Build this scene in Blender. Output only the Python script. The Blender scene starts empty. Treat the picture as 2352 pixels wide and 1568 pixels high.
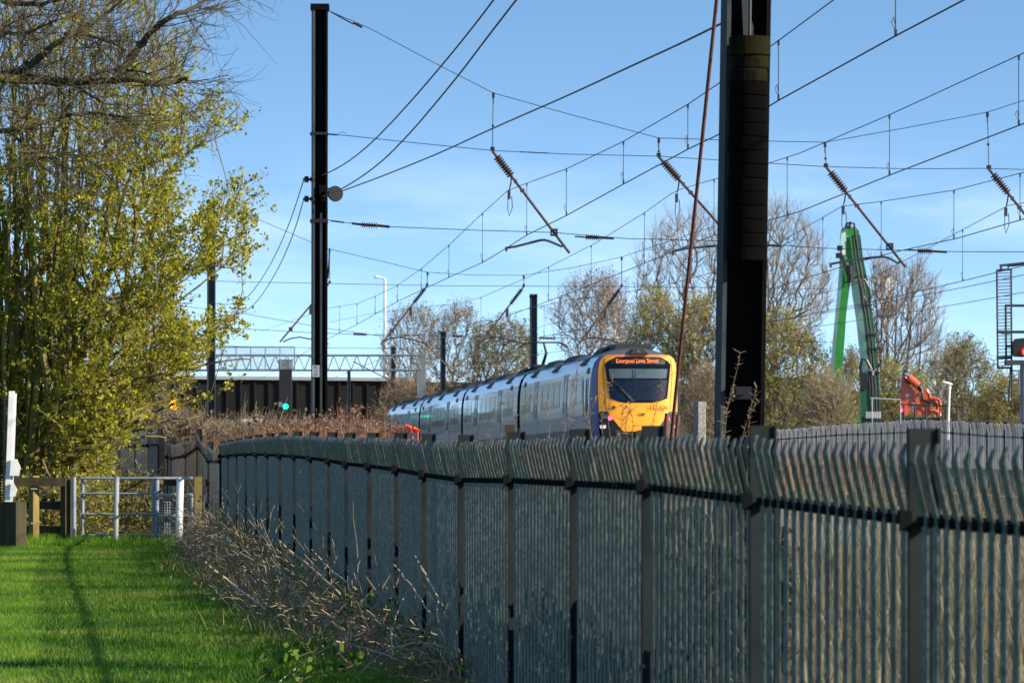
import bpy, math
import numpy as np
from mathutils import Vector, Matrix

scene = bpy.context.scene
COL = scene.collection
F = 9000.0          # focal length of the photograph in pixels of a 2352-wide frame
EYE = 1.7           # camera height
SEED = np.random.default_rng

def P(u, v, Z):
    """point at distance Z metres seen in direction (u, v)"""
    return np.array([(u - 1176.0) * Z / F, Z, EYE - (v - 1025.0) * Z / F])

TRK = 0.1027        # railway heading: x falls by this much per metre of distance
def trackZ(u, c): return F * c / (u - 252.0)

# ---------------------------------------------------------------- materials
def mat(name, col, rough=0.6, metal=0.0, col2=None, nscale=6.0, bump=0.0, coat=0.0, spec=0.5, ndetail=4.0, lo=0.35, hi=0.65, stretch=None):
    m = bpy.data.materials.new(name); m.use_nodes = True
    nt = m.node_tree; b = nt.nodes['Principled BSDF']
    b.inputs['Base Color'].default_value = (*col, 1)
    b.inputs['Roughness'].default_value = rough
    b.inputs['Metallic'].default_value = metal
    b.inputs['Specular IOR Level'].default_value = spec
    b.inputs['Coat Weight'].default_value = coat
    b.inputs['Coat Roughness'].default_value = 0.05
    if col2 is not None or bump:
        tc = nt.nodes.new('ShaderNodeTexCoord')
        src = tc.outputs['Object']
        if stretch:
            mp = nt.nodes.new('ShaderNodeMapping'); mp.inputs['Scale'].default_value = stretch
            nt.links.new(src, mp.inputs['Vector']); src = mp.outputs['Vector']
        n = nt.nodes.new('ShaderNodeTexNoise'); n.inputs['Scale'].default_value = nscale
        n.inputs['Detail'].default_value = ndetail
        nt.links.new(src, n.inputs['Vector'])
        if col2 is not None:
            r = nt.nodes.new('ShaderNodeValToRGB')
            r.color_ramp.elements[0].position = lo; r.color_ramp.elements[1].position = hi
            r.color_ramp.elements[0].color = (*col, 1); r.color_ramp.elements[1].color = (*col2, 1)
            nt.links.new(n.outputs['Fac'], r.inputs['Fac']); nt.links.new(r.outputs['Color'], b.inputs['Base Color'])
        if bump:
            bp = nt.nodes.new('ShaderNodeBump'); bp.inputs['Strength'].default_value = bump
            bp.inputs['Distance'].default_value = 0.02
            nt.links.new(n.outputs['Fac'], bp.inputs['Height']); nt.links.new(bp.outputs['Normal'], b.inputs['Normal'])
    return m

def leafmat(name, cols, trans=0.35, rough=0.6, patch=0.0):
    """colour differs from one leaf (mesh island) to the next"""
    m = bpy.data.materials.new(name); m.use_nodes = True
    nt = m.node_tree; b = nt.nodes['Principled BSDF']; out = nt.nodes['Material Output']
    g = nt.nodes.new('ShaderNodeNewGeometry'); r = nt.nodes.new('ShaderNodeValToRGB')
    els = r.color_ramp.elements
    while len(els) < len(cols): els.new(0.5)
    for i, c in enumerate(cols):
        els[i].position = i / max(1, len(cols) - 1); els[i].color = (*c, 1)
    fac = g.outputs['Random Per Island']
    if patch:      # broad patches of darker and paler growth
        tc = nt.nodes.new('ShaderNodeTexCoord'); no = nt.nodes.new('ShaderNodeTexNoise'); no.inputs['Scale'].default_value = patch; no.inputs['Detail'].default_value = 3
        nt.links.new(tc.outputs['Object'], no.inputs['Vector'])
        a = nt.nodes.new('ShaderNodeMath'); a.operation = 'MULTIPLY_ADD'; a.inputs[1].default_value = 2.4; a.inputs[2].default_value = -.95; nt.links.new(no.outputs['Fac'], a.inputs[0])
        b2 = nt.nodes.new('ShaderNodeMath'); b2.operation = 'MULTIPLY_ADD'; b2.inputs[1].default_value = .55; nt.links.new(fac, b2.inputs[0]); nt.links.new(a.outputs[0], b2.inputs[2]); b2.use_clamp = True
        fac = b2.outputs[0]
    nt.links.new(fac, r.inputs['Fac'])
    nt.links.new(r.outputs['Color'], b.inputs['Base Color'])
    b.inputs['Roughness'].default_value = rough; b.inputs['Specular IOR Level'].default_value = 0.3
    if trans:
        t = nt.nodes.new('ShaderNodeBsdfTranslucent'); nt.links.new(r.outputs['Color'], t.inputs['Color'])
        mx = nt.nodes.new('ShaderNodeMixShader'); mx.inputs[0].default_value = trans
        nt.links.new(b.outputs[0], mx.inputs[1]); nt.links.new(t.outputs[0], mx.inputs[2])
        nt.links.new(mx.outputs[0], out.inputs['Surface'])
    return m

def emit(name, col, s):
    m = bpy.data.materials.new(name); m.use_nodes = True
    b = m.node_tree.nodes['Principled BSDF']
    b.inputs['Base Color'].default_value = (*col, 1)
    b.inputs['Emission Color'].default_value = (*col, 1); b.inputs['Emission Strength'].default_value = s
    return m

def galvanised(name, c1, c2, metal=0.35, rough=0.5):
    m = bpy.data.materials.new(name); m.use_nodes = True
    nt = m.node_tree; b = nt.nodes['Principled BSDF']
    tc = nt.nodes.new('ShaderNodeTexCoord'); v = nt.nodes.new('ShaderNodeTexVoronoi')
    v.inputs['Scale'].default_value = 38
    n = nt.nodes.new('ShaderNodeTexNoise'); n.inputs['Scale'].default_value = 2.2; n.inputs['Detail'].default_value = 5
    nt.links.new(tc.outputs['Object'], v.inputs['Vector']); nt.links.new(tc.outputs['Object'], n.inputs['Vector'])
    sep = nt.nodes.new('ShaderNodeSeparateColor'); nt.links.new(v.outputs['Color'], sep.inputs[0])
    mul = nt.nodes.new('ShaderNodeMath'); mul.operation = 'MULTIPLY'
    nt.links.new(sep.outputs[0], mul.inputs[0]); nt.links.new(n.outputs['Fac'], mul.inputs[1])
    r = nt.nodes.new('ShaderNodeValToRGB'); r.color_ramp.elements[0].color = (*c1, 1); r.color_ramp.elements[1].color = (*c2, 1)
    r.color_ramp.elements[0].position = 0.1; r.color_ramp.elements[1].position = 0.5
    nt.links.new(mul.outputs[0], r.inputs['Fac']); nt.links.new(r.outputs['Color'], b.inputs['Base Color'])
    b.inputs['Metallic'].default_value = metal; b.inputs['Roughness'].default_value = rough
    return m

M = {}
M['galv'] = galvanised('galvanised_steel', (.050, .060, .054), (.135, .158, .138), metal=0.0)
M['galv_dun'] = galvanised('weathered_galvanised', (.13, .12, .105), (.20, .185, .16), metal=0.0, rough=.7)
M['galv_far'] = leafmat('sun_flecked_galvanised', [(.10, .11, .12), (.85, .85, .88), (.35, .36, .38), (.80, .80, .82), (.16, .17, .19), (.9, .9, .9)], 0, .5)  # white and dark pales stand for sunlit and shaded flanks
M['galv_post'] = mat('post_steel', (.014, .018, .020), .8, 0, (.022, .027, .028), 3, spec=.12)
M['fence_rail'] = mat('dull_fence_rail', (.010, .012, .013), .95, 0, spec=.05)
M['tube_blue'] = mat('blue_grey_tube', (.20, .25, .30), .5, .1, (.27, .31, .35), 6)
M['tube'] = mat('galvanised_tube', (.26, .285, .30), .5, .1, (.36, .38, .39), 9)
M['white_metal'] = mat('white_metalwork', (.78, .79, .78), .45, 0, (.66, .67, .66), 5)
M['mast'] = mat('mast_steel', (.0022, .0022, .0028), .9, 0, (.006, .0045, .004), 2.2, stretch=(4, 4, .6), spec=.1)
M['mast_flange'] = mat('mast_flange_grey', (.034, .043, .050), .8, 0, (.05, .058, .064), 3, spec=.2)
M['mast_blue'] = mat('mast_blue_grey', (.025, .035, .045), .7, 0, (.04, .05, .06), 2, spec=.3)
M['weight'] = mat('rusty_weights', (.0015, .0015, .0017), .95, 0, (.003, .0021, .0018), 1.5, bump=.2, spec=.05)
M['weight_yellow'] = mat('chipped_yellow_paint', (.012, .010, .002), .9, 0, (.003, .0025, .0025), 5, lo=.42, hi=.55, spec=.1)
M['rod'] = mat('rust_rod', (.10, .028, .016), .7, 0, (.16, .05, .03), 18)
M['wire'] = mat('dark_wire', (.02, .022, .024), .5, .4)
M['dropper'] = mat('dropper_wire', (.05, .055, .06), .5, .5)
M['insul'] = mat('brown_insulator', (.045, .022, .014), .35, 0)
M['regtube'] = mat('registration_tube', (.045, .028, .022), .55, .2, (.085, .045, .03), 6)
M['armgrey'] = mat('register_arm', (.04, .048, .055), .5, .3)
M['wood_dark'] = mat('mossy_timber', (.022, .02, .009), .9, 0, (.05, .043, .018), 6, bump=.3, stretch=(1, 1, .2))
M['wood_post'] = mat('ochre_timber', (.16, .12, .03), .85, 0, (.26, .20, .06), 8, bump=.3, stretch=(1, 1, .2))
M['concrete'] = mat('weathered_concrete', (.27, .265, .25), .9, 0, (.15, .147, .14), 26, bump=.3)
M['tr_white'] = mat('train_white', (.70, .69, .685), .2, 0, (.52, .505, .485), 1.6, coat=.8, stretch=(1, .5, .25))
M['tr_cant'] = mat('cantrail_sky_white', (.88, .88, .89), .22, 0, coat=.6)  # whiter than the side: sky reflection put into the colour
M['tr_low'] = mat('lower_side_beige', (.24, .215, .18), .4, 0, (.16, .14, .115), 3, stretch=(1, .5, .3))
M['tr_roof'] = mat('train_roof_grey', (.17, .185, .20), .45, 0, (.11, .12, .13), 1.2)
M['tr_dome'] = mat('train_dome_grey', (.10, .105, .115), .4, 0, (.075, .08, .085), 3)
M['tr_navy'] = mat('train_navy', (.012, .02, .16), .45, 0, spec=.15)
M['tr_yellow'] = mat('warning_yellow', (.88, .37, .007), .32, 0, (.80, .32, .008), 3, coat=.4)
M['tr_orange'] = mat('cantrail_orange', (.85, .22, .03), .4)
M['tr_skirt'] = mat('train_skirt', (.18, .16, .13), .6, 0, (.12, .105, .085), 3)
M['tr_under'] = mat('train_underframe', (.02, .02, .024), .8)
M['black'] = mat('black_gasket', (.008, .008, .009), .5)
M['glass'] = mat('tinted_glass', (.012, .018, .022), .03, 0, spec=.7)
M['winglass'] = mat('side_window_glass', (.03, .045, .05), .16, 0, spec=1.0, coat=.5)
M['screen'] = mat('windscreen_glass', (.003, .005, .009), .06, 0, spec=.3)
M['blind'] = mat('cab_blind', (.065, .10, .12), .25, 0)
M['cab_in'] = mat('cab_interior', (.003, .009, .028), .4, 0, (.004, .012, .036), 1.0, spec=.25)
M['lamp_glass'] = mat('lamp_glass', (.03, .06, .07), .08, 0)
M['tail'] = emit('tail_lamp', (1, .06, .13), 2.2)
M['led'] = emit('amber_led', (1, .20, .06), 1.7)
M['green_lamp'] = emit('green_signal_lamp', (.0, 1, .55), 1.4)
M['amber_lamp'] = emit('amber_signal_lamp', (1, .27, .0), 4.5)
M['red_lamp'] = emit('red_signal_lamp', (1, .02, .01), 5)
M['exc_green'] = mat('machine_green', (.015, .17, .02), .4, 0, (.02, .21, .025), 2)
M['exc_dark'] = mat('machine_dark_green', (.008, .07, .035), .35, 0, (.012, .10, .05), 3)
M['exc_sheen'] = mat('machine_green_sheen', (.36, .60, .48), .4, 0, (.42, .66, .54), 3)  # boom green paled by a sky reflection put into the colour
M['hose'] = mat('black_hose', (.012, .014, .014), .35)
M['chrome'] = mat('steel_fitting', (.5, .52, .54), .25, .8)
M['orange'] = mat('machine_orange', (.60, .085, .03), .4, 0, (.48, .055, .02), 3, coat=.3)
M['gantry'] = mat('gantry_grey', (.12, .15, .175), .6, .1, (.17, .195, .22), 1.5)
M['mesh_panel'] = mat('mesh_panel', (.30, .36, .40), .6, .1)
M['bridge'] = mat('bridge_girder', (.0012, .0011, .0014), .95, 0, (.0035, .0028, .003), .25, stretch=(.2, 1, 2))
M['bridge_top'] = mat('bridge_coping', (.30, .31, .33), .7)
M['sheeting'] = mat('vivid_orange', (.95, .12, .01), .5)
M['sign'] = mat('white_sign', (.30, .33, .38), .5)
M['ink'] = mat('sign_ink', (.05, .06, .07), .6)
M['bark_moss'] = mat('mossy_bark', (.09, .078, .02), .9, 0, (.20, .165, .035), 3, bump=.4)
M['bark_dark'] = mat('dark_bark', (.032, .026, .013), .9, 0, (.085, .072, .02), 2.5, bump=.4)
M['bark_grey'] = mat('grey_bark', (.085, .072, .05), .9, 0, (.15, .125, .085), 1.2)
M['bark_brown'] = mat('brown_bark', (.075, .055, .038), .9, 0, (.12, .09, .06), 1.2)
M['twig_grey'] = mat('grey_twigs', (.19, .155, .105), .9, 0, (.30, .245, .17), .6)
M['twig_brown'] = mat('brown_twigs', (.17, .125, .08), .9, 0, (.27, .205, .14), .8)
M['twig_dark'] = mat('dark_twigs', (.05, .038, .022), .9, 0, (.12, .09, .05), 1.2)
M['twig_olive'] = mat('olive_twigs', (.13, .105, .03), .9, 0, (.24, .19, .06), 1.5)
M['birch'] = mat('birch_bark', (.42, .40, .38), .8, 0, (.22, .19, .17), 3, stretch=(1, 1, 3))
M['leaf_yg'] = leafmat('young_hawthorn_leaf', [(.18, .20, .013), (.31, .31, .019), (.44, .42, .03), (.25, .26, .016), (.52, .47, .05), (.12, .14, .010)], .45)
M['leaf_g'] = leafmat('willow_leaf', [(.22, .22, .018), (.33, .32, .025), (.42, .39, .04), (.26, .26, .022)], .4)
M['leaf_d'] = leafmat('dark_shrub_leaf', [(.09, .11, .016), (.15, .17, .022), (.21, .21, .03), (.11, .11, .03)], .3)
M['leaf_br'] = leafmat('brown_bud', [(.12, .085, .055), (.16, .12, .075), (.10, .08, .04), (.14, .13, .05)], .2)
M['grass'] = leafmat('grass_blade', [(.035, .11, .006), (.06, .17, .008), (.095, .23, .010), (.15, .30, .014), (.22, .35, .025), (.32, .34, .07)], .45, .6, .55)
M['straw'] = leafmat('straw', [(.17, .15, .085), (.27, .23, .14), (.11, .11, .06), (.40, .34, .22)], .2)
M['straw_dark'] = leafmat('brown_straw', [(.24, .165, .10), (.34, .245, .15), (.15, .10, .06), (.42, .31, .20)], .2)
M['reed'] = leafmat('red_brown_reed', [(.20, .095, .06), (.30, .16, .10), (.15, .08, .05), (.27, .19, .11)], .25)
M['stem'] = leafmat('pale_dead_stem', [(.36, .27, .18), (.48, .38, .27), (.28, .20, .13)], 0)
M['bramble'] = leafmat('bramble_stem', [(.30, .21, .12), (.48, .36, .22), (.14, .095, .06), (.62, .49, .32)], 0)
M['bramble_leaf'] = leafmat('bramble_leaf', [(.06, .12, .012), (.12, .20, .02), (.20, .28, .03)], .4)
M['ground'] = mat('dry_ground', (.10, .085, .045), .95, 0, (.17, .135, .075), .8, bump=.5)
M['lawn'] = mat('lawn_soil', (.035, .075, .010), .95, 0, (.07, .14, .016), 1.3, bump=.5)
M['rubber'] = mat('dull_rubber', (.004, .004, .005), 1.0, 0, spec=0)
M['undergrowth'] = leafmat('shade_dark_leaf', [(.007, .009, .005), (.013, .016, .008), (.020, .018, .011), (.009, .010, .007)], 0, .9)  # shade behind the fence put into the leaf colour
M['ballast'] = mat('ballast', (.30, .275, .24), .95, 0, (.44, .41, .36), 14, bump=.8)
M['rail'] = mat('rail_steel', (.10, .06, .045), .5, .5)
M['hill'] = mat('wooded_hill', (.020, .026, .018), .95, 0, (.04, .045, .028), .08)

# ---------------------------------------------------------------- mesh builder
class MB:
    def __init__(self): self.v = []; self.n = 0; self.f = []      # f: list of (k x m) index arrays
    def add(self, v, faces):
        v = np.asarray(v, float).reshape(-1, 3)
        for fa in faces: self.f.append(np.asarray(fa, np.int64).reshape(len(fa), -1) + self.n if not isinstance(fa, np.ndarray) else fa + self.n)
        self.v.append(v); self.n += len(v); return self
    def box(self, lo, hi):
        x0, y0, z0 = lo; x1, y1, z1 = hi
        v = [(x0,y0,z0),(x1,y0,z0),(x1,y1,z0),(x0,y1,z0),(x0,y0,z1),(x1,y0,z1),(x1,y1,z1),(x0,y1,z1)]
        return self.add(v, [np.array([(0,3,2,1),(4,5,6,7),(0,1,5,4),(1,2,6,5),(2,3,7,6),(3,0,4,7)])])
    def cbox(self, c, s, rot=None):
        s = np.array(s) / 2
        v = np.array([(-1,-1,-1),(1,-1,-1),(1,1,-1),(-1,1,-1),(-1,-1,1),(1,-1,1),(1,1,1),(-1,1,1)], float) * s
        if rot is not None: v = v @ np.array(rot).T
        return self.add(v + np.array(c), [np.array([(0,3,2,1),(4,5,6,7),(0,1,5,4),(1,2,6,5),(2,3,7,6),(3,0,4,7)])])
    def tubes(self, p0, p1, r0, r1, n=3, cap=False):
        p0 = np.asarray(p0, float).reshape(-1, 3); p1 = np.asarray(p1, float).reshape(-1, 3)
        m = len(p0); r0 = np.broadcast_to(np.asarray(r0, float), (m,)); r1 = np.broadcast_to(np.asarray(r1, float), (m,))
        d = p1 - p0; d /= np.maximum(np.linalg.norm(d, axis=1, keepdims=True), 1e-9)
        ref = np.where(np.abs(d[:, 2:3]) < .9, np.array([[0, 0, 1.]]), np.array([[1., 0, 0]]))
        a = np.cross(d, ref); a /= np.linalg.norm(a, axis=1, keepdims=True); b = np.cross(d, a)
        ang = np.arange(n) * 2 * math.pi / n
        ring = a[:, None, :] * np.cos(ang)[None, :, None] + b[:, None, :] * np.sin(ang)[None, :, None]
        v = np.concatenate([p0[:, None] + ring * r0[:, None, None], p1[:, None] + ring * r1[:, None, None]], 1)
        i = np.arange(n); j = (i + 1) % n
        q = np.stack([i, j, j + n, i + n], 1)
        f = (np.arange(m)[:, None, None] * 2 * n + q[None]).reshape(-1, 4)
        fs = [f]
        if cap:
            fs.append((np.arange(m)[:, None] * 2 * n + np.arange(n)[::-1][None]))
            fs.append((np.arange(m)[:, None] * 2 * n + n + np.arange(n)[None]))
        return self.add(v.reshape(-1, 3), fs)
    def line(self, pts, r, n=5, cap=True):
        """continuous tube along a polyline"""
        p = np.asarray(pts, float); m = len(p); r = np.broadcast_to(np.asarray(r, float), (m,))
        d = np.gradient(p, axis=0); d /= np.maximum(np.linalg.norm(d, axis=1, keepdims=True), 1e-9)
        ref = np.array([0, 0, 1.]) if abs(d[:, 2]).mean() < .8 else np.array([1., 0, 0])
        a = np.cross(d, ref); a /= np.maximum(np.linalg.norm(a, axis=1, keepdims=True), 1e-9); b = np.cross(d, a)
        ang = np.arange(n) * 2 * math.pi / n
        v = p[:, None] + (a[:, None] * np.cos(ang)[None, :, None] + b[:, None] * np.sin(ang)[None, :, None]) * r[:, None, None]
        i = np.arange(n); j = (i + 1) % n
        q = np.stack([i, j, j + n, i + n], 1)
        f = (np.arange(m - 1)[:, None, None] * n + q[None]).reshape(-1, 4)
        fs = [f]
        if cap: fs += [np.arange(n)[::-1][None].copy(), ((m - 1) * n + np.arange(n))[None]]
        return self.add(v.reshape(-1, 3), fs)
    def prism(self, poly, off):
        """polygon (k x 3, planar) given thickness by the vector off"""
        p = np.asarray(poly, float); k = len(p); v = np.concatenate([p, p + np.asarray(off, float)])
        i = np.arange(k); j = (i + 1) % k
        return self.add(v, [i[::-1][None].copy(), (i + k)[None], np.stack([i, j, j + k, i + k], 1)])
    def disc(self, c, axis, r, th, n=16):
        c = np.asarray(c, float); axis = np.asarray(axis, float); axis = axis / np.linalg.norm(axis)
        return self.tubes([c - axis * th / 2], [c + axis * th / 2], r, r, n, cap=True)
    def grid(self, V):
        """V: rows x cols x 3"""
        R, C, _ = V.shape; idx = np.arange(R * C).reshape(R, C)
        f = np.stack([idx[:-1, :-1], idx[:-1, 1:], idx[1:, 1:], idx[1:, :-1]], -1).reshape(-1, 4)
        return self.add(V.reshape(-1, 3), [f])
    def leaves(self, c, size, rng, asp=1.0, nrm=None):
        c = np.asarray(c, float); m = len(c)
        a = rng.normal(size=(m, 3)); a /= np.linalg.norm(a, axis=1, keepdims=True)
        t = rng.normal(size=(m, 3)); b = np.cross(a, t); b /= np.maximum(np.linalg.norm(b, axis=1, keepdims=True), 1e-9)
        s = (np.asarray(size) * rng.uniform(.4, 1.5, m))[:, None] / 2
        v = np.stack([c - a * s, c + b * s * asp, c + a * s, c - b * s * asp], 1)
        return self.add(v.reshape(-1, 3), [np.arange(4 * m).reshape(m, 4)])
    def blades(self, base, h, w, lean, rng):
        """one tapering triangle per grass blade"""
        m = len(base); ang = rng.uniform(0, 2 * math.pi, m); la = rng.uniform(0, 2 * math.pi, m)
        wv = np.stack([np.cos(ang), np.sin(ang), 0 * ang], 1) * (w / 2)[:, None]
        tip = base + np.stack([np.cos(la) * lean * h, np.sin(la) * lean * h, h], 1)
        v = np.stack([base - wv, base + wv, tip], 1)
        return self.add(v.reshape(-1, 3), [np.arange(3 * m).reshape(m, 3)])
    def build(self, name, material, parent=None, world=True, smooth=False, origin=None):
        """world: vertices are in world coordinates and the (unrotated) parents' places are taken off"""
        V = np.concatenate(self.v) if self.v else np.zeros((0, 3))
        if parent is not None:
            if world: V = V - np.array(wloc(parent))
        elif origin is not None: V = V - np.asarray(origin, float)
        me = bpy.data.meshes.new(name)
        me.vertices.add(len(V)); me.vertices.foreach_set('co', V.astype(np.float32).ravel())
        sizes = np.concatenate([np.full(len(f), f.shape[1]) for f in self.f]).astype(np.int32)
        loops = np.concatenate([f.ravel() for f in self.f]).astype(np.int32)
        me.loops.add(len(loops)); me.loops.foreach_set('vertex_index', loops)
        me.polygons.add(len(sizes)); starts = np.concatenate([[0], np.cumsum(sizes)[:-1]]).astype(np.int32)
        me.polygons.foreach_set('loop_start', starts); me.polygons.foreach_set('loop_total', sizes)
        me.polygons.foreach_set('use_smooth', np.full(len(sizes), bool(smooth)))
        me.update(calc_edges=True); me.validate()
        mats = material if isinstance(material, (list, tuple)) else [material]
        for x in mats: me.materials.append(M[x] if isinstance(x, str) else x)
        o = bpy.data.objects.new(name, me); COL.objects.link(o)
        if parent is not None: o.parent = parent
        elif origin is not None: o.location = tuple(origin)
        return o

def wloc(o):
    p = Vector((0, 0, 0))
    while o is not None: p += o.location; o = o.parent
    return p

def tag(o, label=None, cat=None, group=None, kind=None):
    if label: o['label'] = label
    if cat: o['category'] = cat
    if group: o['group'] = group
    if kind: o['kind'] = kind
    return o

def thing(name, label, cat, loc=(0, 0, 0), group=None, rot=(0, 0, 0)):
    o = bpy.data.objects.new(name, None); COL.objects.link(o); o.empty_display_size = .2
    o.location = tuple(float(x) for x in loc); o.rotation_euler = rot
    return tag(o, label, cat, group)

def copy_tree(o, parent=None):
    c = o.copy(); COL.objects.link(c)
    if parent is not None: c.parent = parent
    for ch in [x for x in bpy.data.objects if x.parent == o and x != c]: copy_tree(ch, c)
    return c

def text_mesh(name, s, size, material, parent, matrix, depth=.004, align='CENTER', shear=0.0, offset=0.0):
    cu = bpy.data.curves.new(name + '_curve', 'FONT'); cu.body = s; cu.size = size; cu.extrude = depth
    cu.align_x = align; cu.align_y = 'CENTER'; cu.shear = shear; cu.offset = offset; cu.resolution_u = 3
    t = bpy.data.objects.new(name + '_tmp', cu); COL.objects.link(t)
    bpy.context.view_layer.update()
    me = bpy.data.meshes.new_from_object(t.evaluated_get(bpy.context.evaluated_depsgraph_get()))
    bpy.data.objects.remove(t); bpy.data.curves.remove(cu)
    me.transform(matrix); me.materials.clear(); me.materials.append(M[material])
    o = bpy.data.objects.new(name, me); COL.objects.link(o); o.parent = parent
    return o

# ---------------------------------------------------------------- camera, light, sky
cam = bpy.data.objects.new('camera', bpy.data.cameras.new('camera')); COL.objects.link(cam)
cam.location = (0, 0, EYE); cam.rotation_euler = (math.radians(90), 0, 0)
cam.data.sensor_width = 36; cam.data.lens = 36 * F / 2352; cam.data.shift_y = (1025 - 784) / 2352
cam.data.clip_start = .5; cam.data.clip_end = 8000
cam.data.dof.use_dof = True; cam.data.dof.focus_distance = 46; cam.data.dof.aperture_fstop = 9.0
scene.camera = cam

EL, AZ = math.radians(27), math.radians(114)          # compass bearing from +Y towards +X
S = Vector((math.sin(AZ) * math.cos(EL), math.cos(AZ) * math.cos(EL), math.sin(EL)))
sun = bpy.data.objects.new('sun', bpy.data.lights.new('sun', 'SUN')); COL.objects.link(sun)
sun.rotation_euler = S.to_track_quat('Z', 'Y').to_euler(); sun.location = (40, 0, 40)
sun.data.energy = 4.6; sun.data.angle = math.radians(.5); sun.data.color = (1, .88, .70)

w = bpy.data.worlds.new('World'); scene.world = w; w.use_nodes = True
nt = w.node_tree; bg = nt.nodes['Background']
sky = nt.nodes.new('ShaderNodeTexSky'); sky.sky_type = 'NISHITA'; sky.sun_disc = False
# the air of that day was very clear: the blue reaches almost down to the horizon
tc = nt.nodes.new('ShaderNodeTexCoord')
vm = nt.nodes.new('ShaderNodeVectorMath'); vm.operation = 'MULTIPLY_ADD'; vm.inputs[1].default_value = (1, 1, 4.2); vm.inputs[2].default_value = (0, 0, .10)
vn = nt.nodes.new('ShaderNodeVectorMath'); vn.operation = 'NORMALIZE'
nt.links.new(tc.outputs['Generated'], vm.inputs[0]); nt.links.new(vm.outputs[0], vn.inputs[0]); nt.links.new(vn.outputs[0], sky.inputs['Vector'])
sky.sun_elevation = EL; sky.sun_rotation = AZ; sky.air_density = 1.0; sky.dust_density = .25; sky.ozone_density = 1.0
# thin high cloud low over the horizon
mp = nt.nodes.new('ShaderNodeMapping'); mp.inputs['Scale'].default_value = (9, 9, 48)
no = nt.nodes.new('ShaderNodeTexNoise'); no.inputs['Scale'].default_value = 1.1; no.inputs['Detail'].default_value = 6; no.inputs['Roughness'].default_value = .55
nt.links.new(tc.outputs['Generated'], mp.inputs['Vector']); nt.links.new(mp.outputs['Vector'], no.inputs['Vector'])
rp = nt.nodes.new('ShaderNodeValToRGB'); rp.color_ramp.elements[0].position = .42; rp.color_ramp.elements[1].position = .72
nt.links.new(no.outputs['Fac'], rp.inputs['Fac'])
sx = nt.nodes.new('ShaderNodeSeparateXYZ'); nt.links.new(tc.outputs['Generated'], sx.inputs[0])
band = nt.nodes.new('ShaderNodeValToRGB'); band.color_ramp.interpolation = 'EASE'
e = band.color_ramp.elements; e[0].position = .02; e[0].color = (.35, .35, .35, 1); e[1].position = .085; e[1].color = (0, 0, 0, 1)
k = e.new(.055); k.color = (.8, .8, .8, 1)
nt.links.new(sx.outputs['Z'], band.inputs['Fac'])
mu = nt.nodes.new('ShaderNodeMath'); mu.operation = 'MULTIPLY'
nt.links.new(rp.outputs['Color'], mu.inputs[0]); nt.links.new(band.outputs['Color'], mu.inputs[1])
m2 = nt.nodes.new('ShaderNodeMath'); m2.operation = 'MULTIPLY'; m2.inputs[1].default_value = .28
nt.links.new(mu.outputs[0], m2.inputs[0])
mx = nt.nodes.new('ShaderNodeMix'); mx.data_type = 'RGBA'
nt.links.new(m2.outputs[0], mx.inputs['Factor']); nt.links.new(sky.outputs[0], mx.inputs['A'])
mx.inputs['B'].default_value = (6.6, 7.0, 7.8, 1)
hs = nt.nodes.new('ShaderNodeHueSaturation'); hs.inputs['Hue'].default_value = .494; hs.inputs['Saturation'].default_value = 1.13
nt.links.new(mx.outputs['Result'], hs.inputs['Color']); nt.links.new(hs.outputs[0], bg.inputs['Color'])
bg.inputs['Strength'].default_value = .15
scene.view_settings.view_transform = 'Standard'; scene.view_settings.look = 'None'
scene.view_settings.exposure = 0.9; scene.view_settings.gamma = 1.0
# ---------------------------------------------------------------- ground
def fenceX(Y): return 2.96 - .1196 * Y
def sm(x): x = np.clip(x, 0, 1); return x * x * (3 - 2 * x)
def railz(Y): return np.where(Y < 125, 1.16, np.maximum(1.16 - .0082 * (Y - 125), .2))
def gh(X, Y):
    s = X - fenceX(Y)
    return sm((s - .5) / 7.0) * (railz(Y) - .35)

def axis(a, fine, step):
    lo, hi = fine
    out = list(np.arange(lo, hi + .01, step)); x = hi; st = step
    while x < a[1]: st *= 1.35; x += st; out.append(x)
    x = lo; st = step
    while x > a[0]: st *= 1.35; x -= st; out.insert(0, x)
    return np.array(out)
xs = axis((-3500, 3500), (-40, 40), 1.0); ys = axis((-600, 4500), (-5, 260), 2.0)
Xg, Yg = np.meshgrid(xs, ys)
rng = SEED(1)
Zg = gh(Xg, Yg) - .006
MB().grid(np.stack([Xg, Yg, Zg], -1)).build('ground', 'ground', smooth=True)
tag(bpy.data.objects['ground'], kind='structure')

def lawn_edge(Y): return fenceX(Y) - .25
ly = np.arange(-12, 73.1, .5); lt = np.linspace(0, 1, 40)
L = np.array([[(-48 + (lawn_edge(y) + 48) * t, y, .004) for t in lt] for y in ly])
L[..., 2] = np.maximum(L[..., 2], .002)
tag(MB().grid(L).build('lawn', 'lawn', smooth=True), kind='structure')
# railway: ballast bed and rails on four tracks
TC = [9.09, 12.95, 16.9, 20.7]
ry = np.concatenate([np.arange(5, 300, 5.), np.arange(300, 1500, 40.)])
bal = np.array([[(c - TRK * y, y, float(railz(np.array(y))) - d) for c, d in ((6.6, .42), (7.6, .18), (22.2, .18), (23.2, .42))] for y in ry])
tag(MB().grid(bal).build('railway_ballast', 'ballast'), kind='structure')
mb = MB()
for c in TC:
    for s in (-.7175, .7175):
        mb.line(np.stack([c + s - TRK * ry, ry, railz(ry) - .07], 1), .065, 4)
tag(mb.build('railway_rails', 'rail'), kind='structure')

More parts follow.
